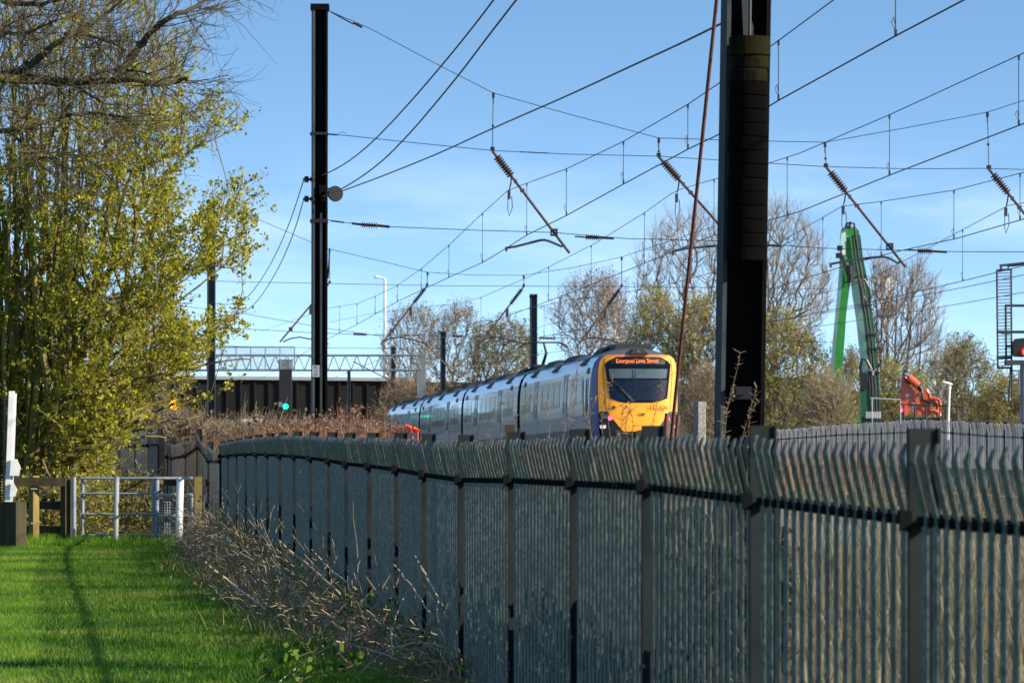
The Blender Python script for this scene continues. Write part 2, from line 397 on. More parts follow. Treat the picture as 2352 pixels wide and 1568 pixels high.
# ---------------------------------------------------------------- lawn grass (stuff)
rng = SEED(2)
n = 235000
gy = 17.5 + 55 * rng.random(n) ** 1.25
lft = -1176 * gy / F - 1.2
gx = lft + (lawn_edge(gy) - lft) * rng.random(n)
clump = .5 + .5 * np.sin(gx * 5.1 + 1.7 * np.sin(gy * 1.3)) * np.sin(gy * 2.7 + np.sin(gx * 3.1))
d_f = np.clip((lawn_edge(gy) - gx) / 1.4, 0, 1)
h = (.035 + .045 * clump * rng.random(n)) * (1 + 1.2 * (1 - d_f))
mb = MB(); n2 = 9000; ty = 66.4 + 4.0 * rng.random(n2); tx = -9.6 + 4.6 * rng.random(n2)
mb.blades(np.stack([tx, ty, np.zeros(n2)], 1), .06 + .20 * rng.random(n2) * (.4 + .6 * np.sin(tx * 4) ** 2), rng.uniform(.008, .014, n2), rng.uniform(.1, .7, n2), rng)
mb.blades(np.stack([gx, gy, np.full(n, .004)], 1), h, rng.uniform(.004, .009, n), rng.uniform(.1, .9, n), rng)
tag(mb.build('grass', 'grass'), 'short bright green mown grass of the lawn', 'grass', kind='stuff')

# ---------------------------------------------------------------- palisade fences
pale_a = np.array([-.033, -.0165, 0, .0165, .033]); pale_b = np.array([0., .008, .0015, .008, 0.])
def pale_panel(mb, A, B, tA, tB, zb, count, side, rng, sag=0.0, jit=.006, lean=.042):
    """a bay of splayed-top pales between plan points A and B; side = unit vector to the public side"""
    A = np.array(A); B = np.array(B); d = (B - A); L = np.linalg.norm(d); d = d / L
    for i in range(count):
        t = (i + .35) / (count + .05); c = A + (B - A) * t
        top = tA + (tB - tA) * t - sag * 4 * t * (1 - t) + rng.normal(0, jit)
        tilt = rng.normal(0, .009) if rng.random() < .12 else rng.normal(0, .003)
        base = zb
        rings = [(base, 0, 1), (top - .24, 0, 1), (top - .17, .018, 1), (top - .06, lean, 1), (top - .045, lean + .002, .9), (top, lean - .016, .28)]
        V = []
        for z, o, wd in rings:
            sh = tilt * (z - base) / (top - base)
            for a_, b_ in list(zip(pale_a, pale_b)) + list(zip(pale_a[::-1], pale_b[::-1] - .0035)):
                p = c + d * (a_ * wd + sh) + side * (o + b_)
                V.append((p[0], p[1], z))
        V = np.array(V).reshape(len(rings), 10, 3)
        idx = np.arange(len(rings) * 10).reshape(len(rings), 10)
        nx = np.roll(idx, -1, 1)
        f = np.stack([idx[:-1], nx[:-1], nx[1:], idx[1:]], -1).reshape(-1, 4)
        mb.add(V.reshape(-1, 3), [f, idx[-1][None]])

def post_mesh(mb, p, d, side, z0, z1, w=.036, dep=.10):
    """I section post, web at right angles to the fence"""
    p = np.array([p[0], p[1], 0]); d3 = np.array([d[0], d[1], 0]); s3 = np.array([side[0], side[1], 0])
    for (da0, da1, db0, db1) in ((-w/2, w/2, .028, .036), (-w/2, w/2, -dep + .028, -dep + .036), (-.004, .004, -dep + .036, .028)):
        q = [p + d3 * a + s3 * b for a, b in ((da0, db0), (da1, db0), (da1, db1), (da0, db1))]
        mb.prism([x + np.array([0, 0, z0]) for x in q], (0, 0, z1 - z0))

def fence(name, label, pts, tops, rails, per_bay, material, zbase, group=None, rng=None, panel_skip=(), side_sign=1, sags=None, jit=.006, post_w=.036):
    root = thing(name, label, 'fence', (pts[0][0], pts[0][1], 0), group)
    for i in range(len(pts)):
        a = np.array(pts[max(0, i - 1)]); b = np.array(pts[min(len(pts) - 1, i + 1)])
        d = (b - a) / np.linalg.norm(b - a); side = np.array([-d[1], d[0]]) * side_sign
        mb = MB(); post_mesh(mb, pts[i], d, side, zbase[i] - .1, tops[i], post_w)
        mb.build('post', 'galv_post', root)
        mb = MB(); q = np.array(pts[i]); c = q + side * .045
        mb.cbox((c[0], c[1], rails[i]), (.04, .045, .07)); mb.build('rail_bracket', 'fence_rail', root)
        if i < len(pts) - 1 and i not in panel_skip:
            A = np.array(pts[i]); B = np.array(pts[i + 1])
            mb = MB(); pale_panel(mb, A + side * .002, B + side * .002, tops[i] - .05, tops[i + 1] - .05, min(zbase[i], zbase[i + 1]) + .04, per_bay, side, rng, sags[i] if sags else 0, jit=jit)
            mb.build('pale_panel', material, root)
            for dz, nm in ((0, 'rail'), (-1.15, 'rail')):
                mb = MB(); a3 = np.array([A[0], A[1], rails[i] + dz]) - np.array([side[0], side[1], 0]) * .03
                b3 = np.array([B[0], B[1], rails[i + 1] + dz]) - np.array([side[0], side[1], 0]) * .03
                mb.prism([a3 + (0, 0, -.025), a3 + (0, 0, .025), a3 + np.array([-side[0], -side[1], 0]) * .006 + (0, 0, .025), a3 + np.array([-side[0], -side[1], 0]) * .006 + (0, 0, -.025)], b3 - a3)
                # bolt heads that hold every pale on the rail
                if dz == 0:
                    for j in range(per_bay):
                        t = (j + .35) / (per_bay + .05); zc = rails[i] + (rails[i + 1] - rails[i]) * t + dz
                        c = A + (B - A) * t + side * .014
                        mb.disc((c[0], c[1], zc), (side[0], side[1], 0), .017, .03, 8)
                mb.build(nm, 'fence_rail', root)
    return root

u_post = [2640, 2110, 1742, 1492, 1325, 1180, 1065, 980, 916, 853, 800, 760, 718, 680, 647, 618, 592, 568, 547, 527, 509]
v_top = [990, 983, 977, 977, 985, 991, 998, 996, 993, 993, 993, 992, 991, 990, 992, 994, 997, 1001, 1005, 1009, 1012]
v_rail = [1240, 1195, 1150, 1118, 1110, 1103, 1102, 1090, 1078, 1070, 1065, 1058, 1052, 1048, 1046, 1044, 1043, 1043, 1044, 1046, 1048]
Zp = [2.73 * (4.84 + n) for n in range(-1, 20)]
pts = [((u - 1176) * Z / F, Z) for u, Z in zip(u_post, Zp)]
tops = [EYE - (v - 1025) * Z / F for v, Z in zip(v_top, Zp)]
rails = [EYE - (v - 1025) * Z / F for v, Z in zip(v_rail, Zp)]
fence('palisade_fence', 'long dark galvanised palisade fence with splayed tops running from the foreground beside the grass',
      pts, tops, rails, 18, 'galv', [0] * len(pts), 'palisade fences', SEED(5))
# the weathered run past the corner, with its sagging tops and a gap
k_u = [509, 481, 455, 428, 396, 387]; k_v = [1012, 1014, 984, 1006, 1014, 1012]; k_Z = [65, 69, 73, 77, 81, 82]
kp = [((u - 1176) * Z / F, Z) for u, Z in zip(k_u, k_Z)]; kt = [EYE - (v - 1025) * Z / F for v, Z in zip(k_v, k_Z)]
fence('palisade_fence', 'weathered brown palisade run with a dipping top behind the kissing gate', kp, kt, [t - .34 for t in kt], 15, 'galv_dun',
      [0] * 6, 'palisade fences', SEED(6), sags=[.10, .08, .08, .03, 0])
k_u = [366, 343, 312, 276, 240, 204]; k_v = [984, 986, 988, 992, 996, 1000]; k_Z = [83, 84.6, 87, 90, 93, 96]
kp = [((u - 1176) * Z / F, Z) for u, Z in zip(k_u, k_Z)]; kt = [EYE - (v - 1025) * Z / F for v, Z in zip(k_v, k_Z)]
fence('palisade_fence', 'farthest brown palisade panels half hidden behind the leafy hawthorn', kp, kt, [t - .34 for t in kt], 15, 'galv_dun', [0] * 6, 'palisade fences', SEED(7), sags=[.02] * 5)
mb = MB(); a = P(371, 1000, 82.6); mb.cbox((a[0], a[1], .95), (.10, .10, 1.95)); mb.cbox((a[0] + .05, a[1] + .2, .9), (.05, .3, 1.8))  # dark strip added for the blackness of the opening
tag(mb.build('fence_gap_dark', 'black', origin=(a[0], a[1], 0)), 'black strip put in for the dark gap between two brown fence runs', 'post')
# fence on the far side of the railway
u_f = [2440, 2395, 2352, 2308, 2268, 2228, 2190, 2152, 2118, 2086, 2055, 2026, 1999, 1972, 1947, 1922, 1898, 1876, 1854, 1834, 1814, 1796, 1778, 1762]
Zf = [1757 * 118 / 1757.0 * (1757.0 / max(u - 543., 1)) for u in u_f]
vf = [972, 970, 969, 968, 967, 964, 962, 960, 960, 962, 964, 966, 968, 969, 970, 972, 974, 976, 978, 980, 982, 984, 985, 986]
fp = [((u - 1176) * Z / F, Z) for u, Z in zip(u_f, Zf)]; ft = [EYE - (v - 1025) * Z / F for v, Z in zip(vf, Zf)]
fence('palisade_fence', 'bright grey palisade fence across the tracks below the green machine', fp, ft, [t - .45 for t in ft], 15, 'galv_far',
      [.5] * len(fp), 'palisade fences', SEED(8), jit=.02, post_w=.09)

# ---------------------------------------------------------------- brambles and dead stems along the fence foot
def curve(p, d, L, n, droop, wob, rng):
    p = np.array(p, float); d = np.array(d, float); out = [p.copy()]
    for i in range(n):
        d = d + rng.normal(0, wob, 3); d[2] -= droop; d /= np.linalg.norm(d)
        p = p + d * L / n; out.append(p.copy())
    return np.array(out)

rng = SEED(11)
mbs, mbl, mbd = MB(), MB(), MB()
def bramble_h(y):   # how far and how high the thicket spreads at distance y
    return np.interp(y, [26, 30, 36, 44, 54, 64], [.20, .42, .52, .58, .46, .34]), np.interp(y, [26, 30, 36, 44, 54, 64], [.35, .55, .6, .65, .8, .8])
for i in range(2500):
    y = 25.5 + 41 * rng.random() ** .85
    wd, ht = bramble_h(y)
    off = abs(rng.normal(0, wd * .6)) + .05
    x = fenceX(y) - off
    hh = ht * max(.15, 1 - off / (wd * 1.7))
    d = rng.normal(0, 1, 3); d[2] = abs(d[2]) * .7 + .25; d[0] *= .8
    mbs.line(curve((x, y, rng.random() * hh * .6), d, rng.uniform(.25, .95) * (.5 + hh), 5, .14, .16, rng), np.linspace(rng.uniform(.003, .006), .002, 6), 3, False)
for i in range(1500):
    y = 26 + 40 * rng.random(); wd, ht = bramble_h(y)
    off = abs(rng.normal(0, wd * .8)) + .02; x = fenceX(y) - off
    c = np.array([x, y, rng.random() ** 1.3 * ht * .75 * max(.2, 1 - off / (wd * 2.2))])
    mbl.leaves(c + rng.normal(0, .05, (5, 3)), .05, rng, .7)
    if True: mbd.blades(np.array([[x, y, 0.]]) + rng.normal(0, .06, (8, 3)) * (1, 1, 0), rng.uniform(.15, .50, 8) * ht * 1.4, np.full(8, .008), rng.uniform(.2, 1.2, 8), rng)
root = thing('bramble_thicket', 'tangle of brown brambles and dead grass along the foot of the dark fence', 'brambles', (fenceX(40) - .4, 40, 0)); root['kind'] = 'stuff'
mbs.build('bramble_stems', 'bramble', root); mbl.build('bramble_leaves', 'bramble_leaf', root); mbd.build('dead_grass', 'straw_dark', root)

stems = [  # (polyline in view directions, distance, thickness, description)
    ([(953, 1272), (985, 1335), (1022, 1398)], 27.5, .007, 'straight pale dead stem leaning right against the dark fence, highest of the cut stems'),
    ([(908, 1297), (950, 1350), (1010, 1440)], 27.6, .006, 'thin dead stem slanting down right beside the tallest cut stem'),
    ([(1043, 1332), (1015, 1358), (1000, 1400), (1012, 1450), (1050, 1540)], 28.2, .006, 'long hooked dead stem bowing outward near the bottom centre'),
    ([(894, 1409), (899, 1455), (906, 1530)], 27.8, .007, 'upright broken stalk standing among curved dead stems'),
    ([(640, 1240), (712, 1300), (790, 1370)], 33, .008, 'thick dead stalk lying diagonally on the middle of the bramble bank'),
    ([(716, 1262), (760, 1310), (820, 1352)], 32, .006, 'dead stalk leaning on the fence above the middle of the bank'),
    ([(690, 1080), (700, 1130), (708, 1187)], 45, .011, 'isolated upright dead stalk in front of the far fence bays'),
    ([(470, 1290), (560, 1360), (615, 1400)], 39, .010, 'reddish dead stalk lying across the grass edge of the bank'),
    ([(800, 1575), (880, 1490), (980, 1470), (1060, 1500)], 28.3, .006, 'pale arched stem low in the foreground thicket'),
    ([(750, 1470), (830, 1480), (930, 1520), (1000, 1568)], 28.8, .006, 'long pale stem trailing down to the bottom edge'),
    ([(960, 1400), (1000, 1470), (1030, 1545), (1060, 1600)], 27.9, .006, 'curved stem beside the bowing hooked stem'),
    ([(1330, 1568), (1322, 1530), (1310, 1490)], 22, .004, 'short dark twig rising at the foot of the near fence bays'),
    ([(1368, 1600), (1372, 1545), (1385, 1510), (1378, 1530)], 22, .004, 'hooked withered stalk at the foot of the near fence bays'),
    ([(640, 1568), (690, 1525), (740, 1490), (800, 1470)], 27.5, .0045, 'reddish bramble cane arching over the grass at the bottom'),
]
for pl, Z, r, lab in stems:
    pl = np.array(pl, float); t = np.linspace(0, 1, len(pl)); tt = np.linspace(0, 1, 12)
    uv = np.stack([np.interp(tt, t, pl[:, 0]), np.interp(tt, t, pl[:, 1])], 1)
    for _ in range(2): uv[1:-1] = (uv[:-2] + uv[1:-1] * 2 + uv[2:]) / 4
    w3 = np.array([P(u, v, Z + .35 * math.sin(i * .5)) for i, (u, v) in enumerate(uv)])
    w3 += rng.normal(0, .003, w3.shape)
    og = w3[np.argmin(w3[:, 2])]
    o = MB().line(w3, np.linspace(r * .8, r, 12), 5).build('dead_bramble', 'stem', origin=og)
    tag(o, lab, 'dead stem', 'dead stems on the bramble bank')
# leafy shoots at the bottom
for pl, Z, lab in (([(590, 1562), (640, 1530), (700, 1498), (745, 1484)], 27.2, 'leafy bramble shoot with fresh green leaves low in the foreground'),
                   ([(655, 1600), (700, 1560), (770, 1535), (830, 1520)], 26.6, 'second leafy shoot at the very bottom below the first')):
    uv = np.array(pl, float); w3 = np.array([P(u, v, Z) for u, v in uv])
    r0 = thing('bramble_shoot', lab, 'bramble', w3[0], 'leafy shoots in the foreground')
    tt = np.linspace(0, len(w3) - 1, 14); w3 = np.stack([np.interp(tt, np.arange(len(w3)), w3[:, i]) for i in range(3)], 1); w3[:, 2] += .012 * np.sin(tt * 2)
    MB().line(w3, .0045, 5).build('cane', 'bramble', r0)
    mb = MB()
    for q in w3[1::2]:
        for k_ in range(7): mb.leaves((q + rng.normal(0, .035, 3) + (0, 0, .05))[None], .07, rng, .75)
    mb.build('leaves', 'bramble_leaf', r0)

# ---------------------------------------------------------------- dry vegetation on the railway side (stuff)
rng = SEED(13)
mb = MB(); n = 60000
y = 9 + 24 * rng.random(n) ** 1.2; x = fenceX(y) + .25 + 4.5 * rng.random(n) ** 1.3
kk = (1176 + x * F / y > 1780) | (rng.random(n) < .12); x, y = x[kk], y[kk]; n = len(x)
mb.blades(np.stack([x, y, gh(x, y)], 1), rng.uniform(.25, .85, n), rng.uniform(.006, .014, n), rng.uniform(.1, .8, n), rng)
n = 5200; y = 12 + 34 * rng.random(n); x = fenceX(y) + .5 + 6 * rng.random(n); g = gh(x, y)
mb.blades(np.stack([x, y, g], 1), np.maximum(.5, rng.uniform(1.25, 1.72, n) - g), rng.uniform(.008, .012, n), rng.uniform(.05, .45, n), rng)
tag(mb.build('dry_grass', 'straw'), 'pale dry grass seen through the palisade gaps', 'dry grass', kind='stuff')
# growth behind the fence, its shade put into near-black leaves
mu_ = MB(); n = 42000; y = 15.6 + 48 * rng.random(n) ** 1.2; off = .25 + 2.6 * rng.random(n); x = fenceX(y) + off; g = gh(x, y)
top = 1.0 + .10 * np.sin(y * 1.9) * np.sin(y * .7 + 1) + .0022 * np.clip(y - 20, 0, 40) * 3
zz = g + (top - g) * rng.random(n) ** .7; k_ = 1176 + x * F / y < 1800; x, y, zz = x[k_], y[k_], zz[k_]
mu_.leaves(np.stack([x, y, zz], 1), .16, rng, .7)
tag(mu_.build('undergrowth', 'undergrowth'), 'shade-coloured undergrowth crowding behind the middle bays of the dark fence', 'undergrowth', kind='stuff')
mb = MB(); n = 30000
y = 48 + 75 * rng.random(n); x = fenceX(y) + .6 + 7.0 * rng.random(n)
uu = 1176 + x * F / y; gz = gh(x, y)
tz = np.where(uu < 880, 1.72 + .22 * np.sin(x * 1.3 + y * .23) * np.sin(y * .31), 1.55) + .3 * rng.random(n)
hh = np.maximum(.3, tz - gz)
mb.blades(np.stack([x, y, gh(x, y)], 1), hh, rng.uniform(.015, .03, n), rng.uniform(.02, .35, n), rng)
# taller plumes about the second mast
n = 700; cl = rng.integers(0, 44, n)
cu = SEED(3).uniform(590, 905, 44); ch = SEED(4).uniform(895, 972, 44); ch = np.where((cu < 690), np.maximum(ch, 958), np.maximum(ch, 905)); cz = SEED(9).uniform(66, 84, 44)
pp = np.array([P(cu[c], ch[c] + abs(rng.normal(0, 20)), cz[c]) for c in cl]); hh = pp[:, 2] - .55
bs = pp * (1, 1, 0) + rng.normal(0, .16, (n, 3)) * (1, .8, 0); bs[:, 2] = .5
mb.blades(bs, hh, rng.uniform(.03, .06, n), rng.uniform(.0, .12, n), rng)
for b_, h_ in zip(bs, hh):
    mb.leaves(b_ + np.array([0, 0, 1]) * (h_ * rng.uniform(.55, .97, 14))[:, None] + rng.normal(0, .03, (14, 3)), .055, rng, .6)
tag(mb.build('dry_reeds', 'reed'), 'red brown dry reeds and docks growing behind the long dark fence', 'reeds', kind='stuff')

# single dead weeds that stand above the fence in front of the train
weeds = [(1125, 1000, [(1120, 970), (1130, 940), (1158, 925)], 37), (1150, 1000, [(1180, 965), (1205, 935), (1222, 905)], 36), (1180, 1005, [(1215, 960), (1232, 925)], 36),
    (1262, 1005, [(1261, 960), (1258, 910)], 35), (1293, 1008, [(1305, 950), (1320, 880), (1328, 838)], 33), (1318, 1008, [(1312, 960), (1325, 900), (1310, 870)], 33),
    (1385, 1010, [(1382, 960), (1390, 910), (1400, 880)], 31), (1402, 1010, [(1395, 950), (1402, 905), (1408, 870)], 31), (1360, 1008, [(1352, 965), (1362, 930), (1375, 905)], 32),
    (1452, 1008, [(1455, 960), (1440, 930), (1428, 950)], 30), (1492, 1012, [(1502, 960), (1510, 915), (1522, 880)], 31), (1418, 1012, [(1430, 965), (1458, 935)], 30),
    (1662, 1020, [(1668, 940), (1690, 860), (1700, 810)], 25), (1718, 1020, [(1722, 940), (1738, 890)], 25), (1700, 1020, [(1718, 960), (1742, 920)], 25), (1655, 1015, [(1660, 960), (1682, 905)], 25),
    (1345, 1008, [(1350, 975), (1338, 945)], 32), (1440, 1010, [(1437, 975), (1448, 930)], 30)]
wl = ['forked dead weed bending right over the fence below the third carriage', 'tall thin dead weed leaning right across the second carriage', 'short dead weed between the two that lean across the second carriage',
      'straight bare stalk before the carriage windows', 'tallest dead weed with a seed head beside the cab side', 'dead weed curling left beside the tallest one', 'spiky dead weed in front of the left yellow pillar',
      'spiky dead weed just inside the left yellow pillar', 'bent dead weed below the cab side door', 'hooked dead weed in front of the yellow nose', 'fluffy headed dead weed in front of the windscreen right half',
      'sprawling dead weed over the lower yellow nose', 'tall dead weed rising in front of the thick mast', 'upright dead weed on the right of the thick mast foot', 'slanting dead weed crossing the thick mast foot', 'dead weed at the left edge of the thick mast foot',
      'short dead weed left of the train tail lamp', 'short dead weed under the maker letters on the nose']
rng = SEED(17)
for (u0, v0, pl, Z), lab in zip(weeds, wl):
    uv = np.array([(u0 - (pl[0][0] - u0) * .6, 1060.)] + [(u0, v0)] + pl, float)
    t = np.arange(len(uv)); tt = np.linspace(0, len(uv) - 1, 16)
    w3 = np.array([P(np.interp(a_, t, uv[:, 0]), np.interp(a_, t, uv[:, 1]), Z) for a_ in tt])
    w3[1:-1] = (w3[:-2] + 2 * w3[1:-1] + w3[2:]) / 4; w3[:, 1] += np.cumsum(rng.normal(0, .012, 16))
    g0 = gh(np.array(w3[0][0]), np.array(w3[0][1])); w3[0, 2] = g0
    r0 = thing('dead_weed', lab, 'dead weed', (w3[0][0], w3[0][1], float(g0)), 'dead weeds behind the fence')
    mb = MB(); mb.line(w3, np.linspace(.0036, .0018, 16) * Z / 33, 4)
    for j in range(3, 16):
        for _ in range(2):
            d = rng.normal(0, 1, 3); d[2] = abs(d[2]) * .6 + .2; d /= np.linalg.norm(d)
            mb.tubes([w3[j]], [w3[j] + d * rng.uniform(.02, .06)], .0025, .0015, 3)
    mb.build('stalk', 'straw_dark', r0)
    mb = MB(); heavy = 'fluffy' in lab or 'seed head' in lab
    k_ = 110 if heavy else 10
    ends = w3[-6:] if heavy else w3[-3:]
    mb.leaves(ends[rng.integers(0, len(ends), k_)] + rng.normal(0, .018 if heavy else .012, (k_, 3)), .011, rng, .7)
    mb.build('seed_head', 'straw_dark', r0)
# ---------------------------------------------------------------- masts
def hmast(root, base, top, w, dep, mats, yaw=.1, fl=.045):
    """H section column standing on base: two flanges facing along the railway's side directions and a web"""
    b = np.array(base, float); t = np.array(top, float); off = t - b
    cy, sy = math.cos(yaw), math.sin(yaw); ax = np.array([cy, sy, 0]); ay = np.array([-sy, cy, 0])
    def slab(a0, a1, b0, b1, nm, mt):
        q = [b + ax * a + ay * c for a, c in ((a0, b0), (a1, b0), (a1, b1), (a0, b1))]
        MB().prism(q, off).build(nm, mt, root)
    slab(-w/2, -w/2 + fl, -dep/2, dep/2, 'flange', mats[0])
    slab(w/2 - fl, w/2, -dep/2, dep/2, 'flange', mats[1])
    slab(-w/2 + fl, w/2 - fl, -.012, .012, 'web', mats[2])

def ins_string(mb, a, b, r, nd, rs=None):
    """ribbed insulator between two points"""
    a = np.array(a); b = np.array(b); mb.tubes([a], [b], r * .38, r * .38, 8, True)
    for i in range(nd):
        c = a + (b - a) * (i + .5) / nd; mb.tubes([c - (b - a) / nd * .28], [c + (b - a) / nd * .16], r, r * .45, 10, True)

# nearest mast with the balance weights
Z0 = 28.0
b0 = P(1688, 1025, Z0); b0[2] = .0 + float(gh(b0[0], b0[1])) - .1; t0 = P(1747, -2100, Z0)
r0 = thing('overhead_line_mast', 'thick nearest mast with a stack of balance weights, rising past the top of the picture', 'mast', b0, 'overhead line masts')
# lean is that of the photographed mast
hmast(r0, b0, t0, .315, .30, ('mast_flange', 'mast', 'mast'), yaw=.10, fl=.030)  # left flange greyer: the sky light it catches is in its colour
c = P(1715, 10, Z0 - .17); cb = P(1724, 78, Z0 - .17)
MB().prism([P(1702, -40, Z0 - .16), P(1722, -40, Z0 - .16), P(1724, 40, Z0 - .16), P(1731, 62, Z0 - .16), P(1730, 90, Z0 - .16), P(1708, 90, Z0 - .16)], (0, .05, 0)).build('rope_guide', 'mast_flange', r0)
MB().cbox(P(1702, 902, Z0 - .17), (.15, .05, .09)).cbox(P(1700, 898, Z0 - .2), (.06, .06, .05)).build('bracket', 'black', r0)
w0 = thing('balance_weights', 'stack of dark rusty balance weights with chipped yellow paint hung on the nearest mast', 'counterweight', P(1713, 600, Z0 - .32))
rng = SEED(21); nW = 15
for i in range(nW):
    v1 = 128 + (600 - 128) * (i + 1) / nW; v0_ = 128 + (600 - 128) * i / nW
    uc = 1722 - (v1 - 85) * .0165; zc = P(uc, v1, Z0 - .32); zt = P(uc, v0_, Z0 - .32)
    mb = MB(); j = rng.normal(0, .004, 2)
    mb.line([zc + (j[0], j[1], .004), zc + (j[0], j[1], .012), zt + (j[0], j[1], -.010), zt + (j[0], j[1], -.002)], [.1355, .1385, .1385, .1355], 24)
    mb.build('weight', 'weight_yellow' if i in (0, 1) else 'weight', w0, smooth=False)
zc = P(1722, 128, Z0 - .32); zt = P(1722, 86, Z0 - .32)
MB().line([zc, zt], .147, 24).build('collar', 'weight_yellow', w0)
MB().tubes([zt], [P(1724, -120, Z0 - .3)], .012, .012, 6).build('lifting_rope', 'wire', w0)
MB().cbox(P(1712, 606, Z0 - .32), (.12, .06, .03)).build('base_plate', 'weight', w0)
# back stay and its neighbours
a = P(1541, 1010, 31.2); b = P(1693, -450, 28.3)
og = a.copy()
tag(MB().tubes([a], [b], .0145, .0145, 8, True).build('stay_rod', 'rod', origin=og), 'long rust red stay rod slanting from the ground up to the nearest mast', 'stay rod')
for (u1, v1, u2, v2, Z, lab) in ((1528, 1010, 1532, 949, 31.0, 'short rusty rod standing left of the long stay'), (1549, 1050, 1558, 952, 31.6, 'short rusty rod standing right of the long stay')):
    tag(MB().tubes([P(u1, v1, Z)], [P(u2, v2, Z)], .018, .018, 8, True).build('anchor_rod', 'rod', origin=P(u1, v1, Z)), lab, 'rod', 'anchor rods')
# concrete post behind
mb = MB(); p = P(1607, 922, 58); zb = float(gh(p[0], p[1]))
q = [(-.075, -.06), (-.055, -.08), (.055, -.08), (.075, -.06), (.075, .06), (-.075, .06)]
cs, sn = math.cos(.35), math.sin(.35)
mb.prism([(p[0] + a_ * cs - b_ * sn, p[1] + a_ * sn + b_ * cs, zb) for a_, b_ in q], (0, 0, p[2] - zb))
tag(mb.build('concrete_post', 'concrete', origin=(p[0], p[1], zb)), 'weathered white concrete post between the train and the nearest mast', 'post')

p = P(1160, 984, 46); mb = MB(); zb = float(gh(p[0], p[1])); p2 = P(1171, 975, 34)
mb.cbox((p2[0], p2[1], (p2[2] + .2) / 2), (.085, .085, p2[2] - .2))
tag(mb.build('timber_post', 'wood_dark', origin=(p2[0], p2[1], 0)), 'short grey timber stump peeping over the fence below the second carriage', 'post')

# second mast
Z1 = 90.0
b1 = P(733, 1025, Z1); b1[2] = .3; t1 = P(734.5, 12, Z1)
r1 = thing('overhead_line_mast', 'tall black mast left of centre carrying the first span wires and a white number plate', 'mast', b1, 'overhead line masts')
hmast(r1, b1, t1, .345, .34, ('mast_blue', 'mast', 'mast'), yaw=.15, fl=.05)  # blue grey of the left flange stands for sky light on it
MB().cbox(P(735, 18, Z1), (.42, .42, .14)).build('cap', 'mast', r1)
MB().cbox(P(733, 308, Z1), (.40, .40, .06)).build('strap', 'black', r1)
MB().cbox(P(733, 508, Z1), (.40, .40, .08)).build('strap', 'black', r1)
MB().cbox(P(741, 437, Z1 - .2), (.15, .1, .24)).cbox(P(744, 452, Z1 - .2), (.12, .1, .20)).build('clamp_bracket', 'mast', r1)
MB().cbox(P(737.5, 760, Z1 - .185), (.05, .02, 5.4)).build('cable_conduit', 'mast_blue', r1)
mb = MB(); pl = P(725.5, 852, Z1 - .21); mb.cbox(pl, (.165, .012, .27)); nplate = mb.build('number_plate', 'sign', r1)
for s_, dz in (('IG', .085), ('14', 0.0), ('02', -.085)):
    text_mesh('plate_text', s_, .085, 'ink', nplate, Matrix.Translation(Vector(pl + np.array([0, -.009, dz]) - np.array(b1))) @ Matrix.Rotation(math.radians(90), 4, 'X'), .001)
for v in (412, 457):
    mb = MB(); a = P(716, v, Z1); b = P(696, v, Z1); ins_string(mb, a, b, .07, 3); mb.tubes([P(704, v - 7, Z1)], [P(704, v + 7, Z1)], .05, .05, 8, True)
    mb.build('insulator', 'insul', r1)
mb = MB(); dr = P(770, 445, Z1 - .6)
mb.disc(dr, (.25, -1, 0), .165, .16, 24); mb.disc(dr + (0, -.04, 0), (.25, -1, 0), .178, .02, 24); mb.disc(dr + (0, .06, 0), (.25, -1, 0), .178, .02, 24)
mb.tubes([P(752, 447, Z1 - .3)], [dr], .03, .03, 6); mb.tubes([P(753, 402 + 32, Z1 - .3)], [P(788 - 10, 433, Z1 - .6)], .012, .012, 5)
mb.build('tension_pulley', 'black', r1)
MB().tubes([P(752, 434 - 1, Z1)], [P(774, 433, Z1)], .014, .014, 5).build('spike', 'mast', r1)
MB().line([P(757, 572, Z1 + 1), P(756, 600, Z1), P(753, 640, Z1)], .02, 5).build('earth_lead', 'wire', r1)

def simple_mast(u, vtop, Z, wpx, lab, vb=None):
    b = P(u, 1025, Z); b[2] = 0; t = P(u + .5, vtop, Z)
    r = thing('overhead_line_mast', lab, 'mast', b, 'overhead line masts')
    hmast(r, b, t, wpx * Z / F, wpx * Z / F, ('mast_blue', 'mast_blue', 'mast_blue'), yaw=.12)
    MB().cbox(P(u, vtop + 6, Z), (wpx * Z / F * 1.15, wpx * Z / F * 1.15, .10)).build('cap', 'mast', r)
    return r
simple_mast(485, 458, 155, 19, 'dark mast half hidden among the right hand branches of the hawthorn')
simple_mast(395, 640, 222, 11, 'slim distant mast showing through the hawthorn leaves')
simple_mast(1225, 675, 197, 16, 'blue grey mast rising behind the middle of the train')
simple_mast(1017, 760, 260, 12, 'blue grey mast between the middle and the farthest right hand masts')
simple_mast(903, 795, 315, 10, 'blue grey mast beside the tail of the train')
simple_mast(801, 850, 330, 7, 'short thin mast in front of the dark bridge')

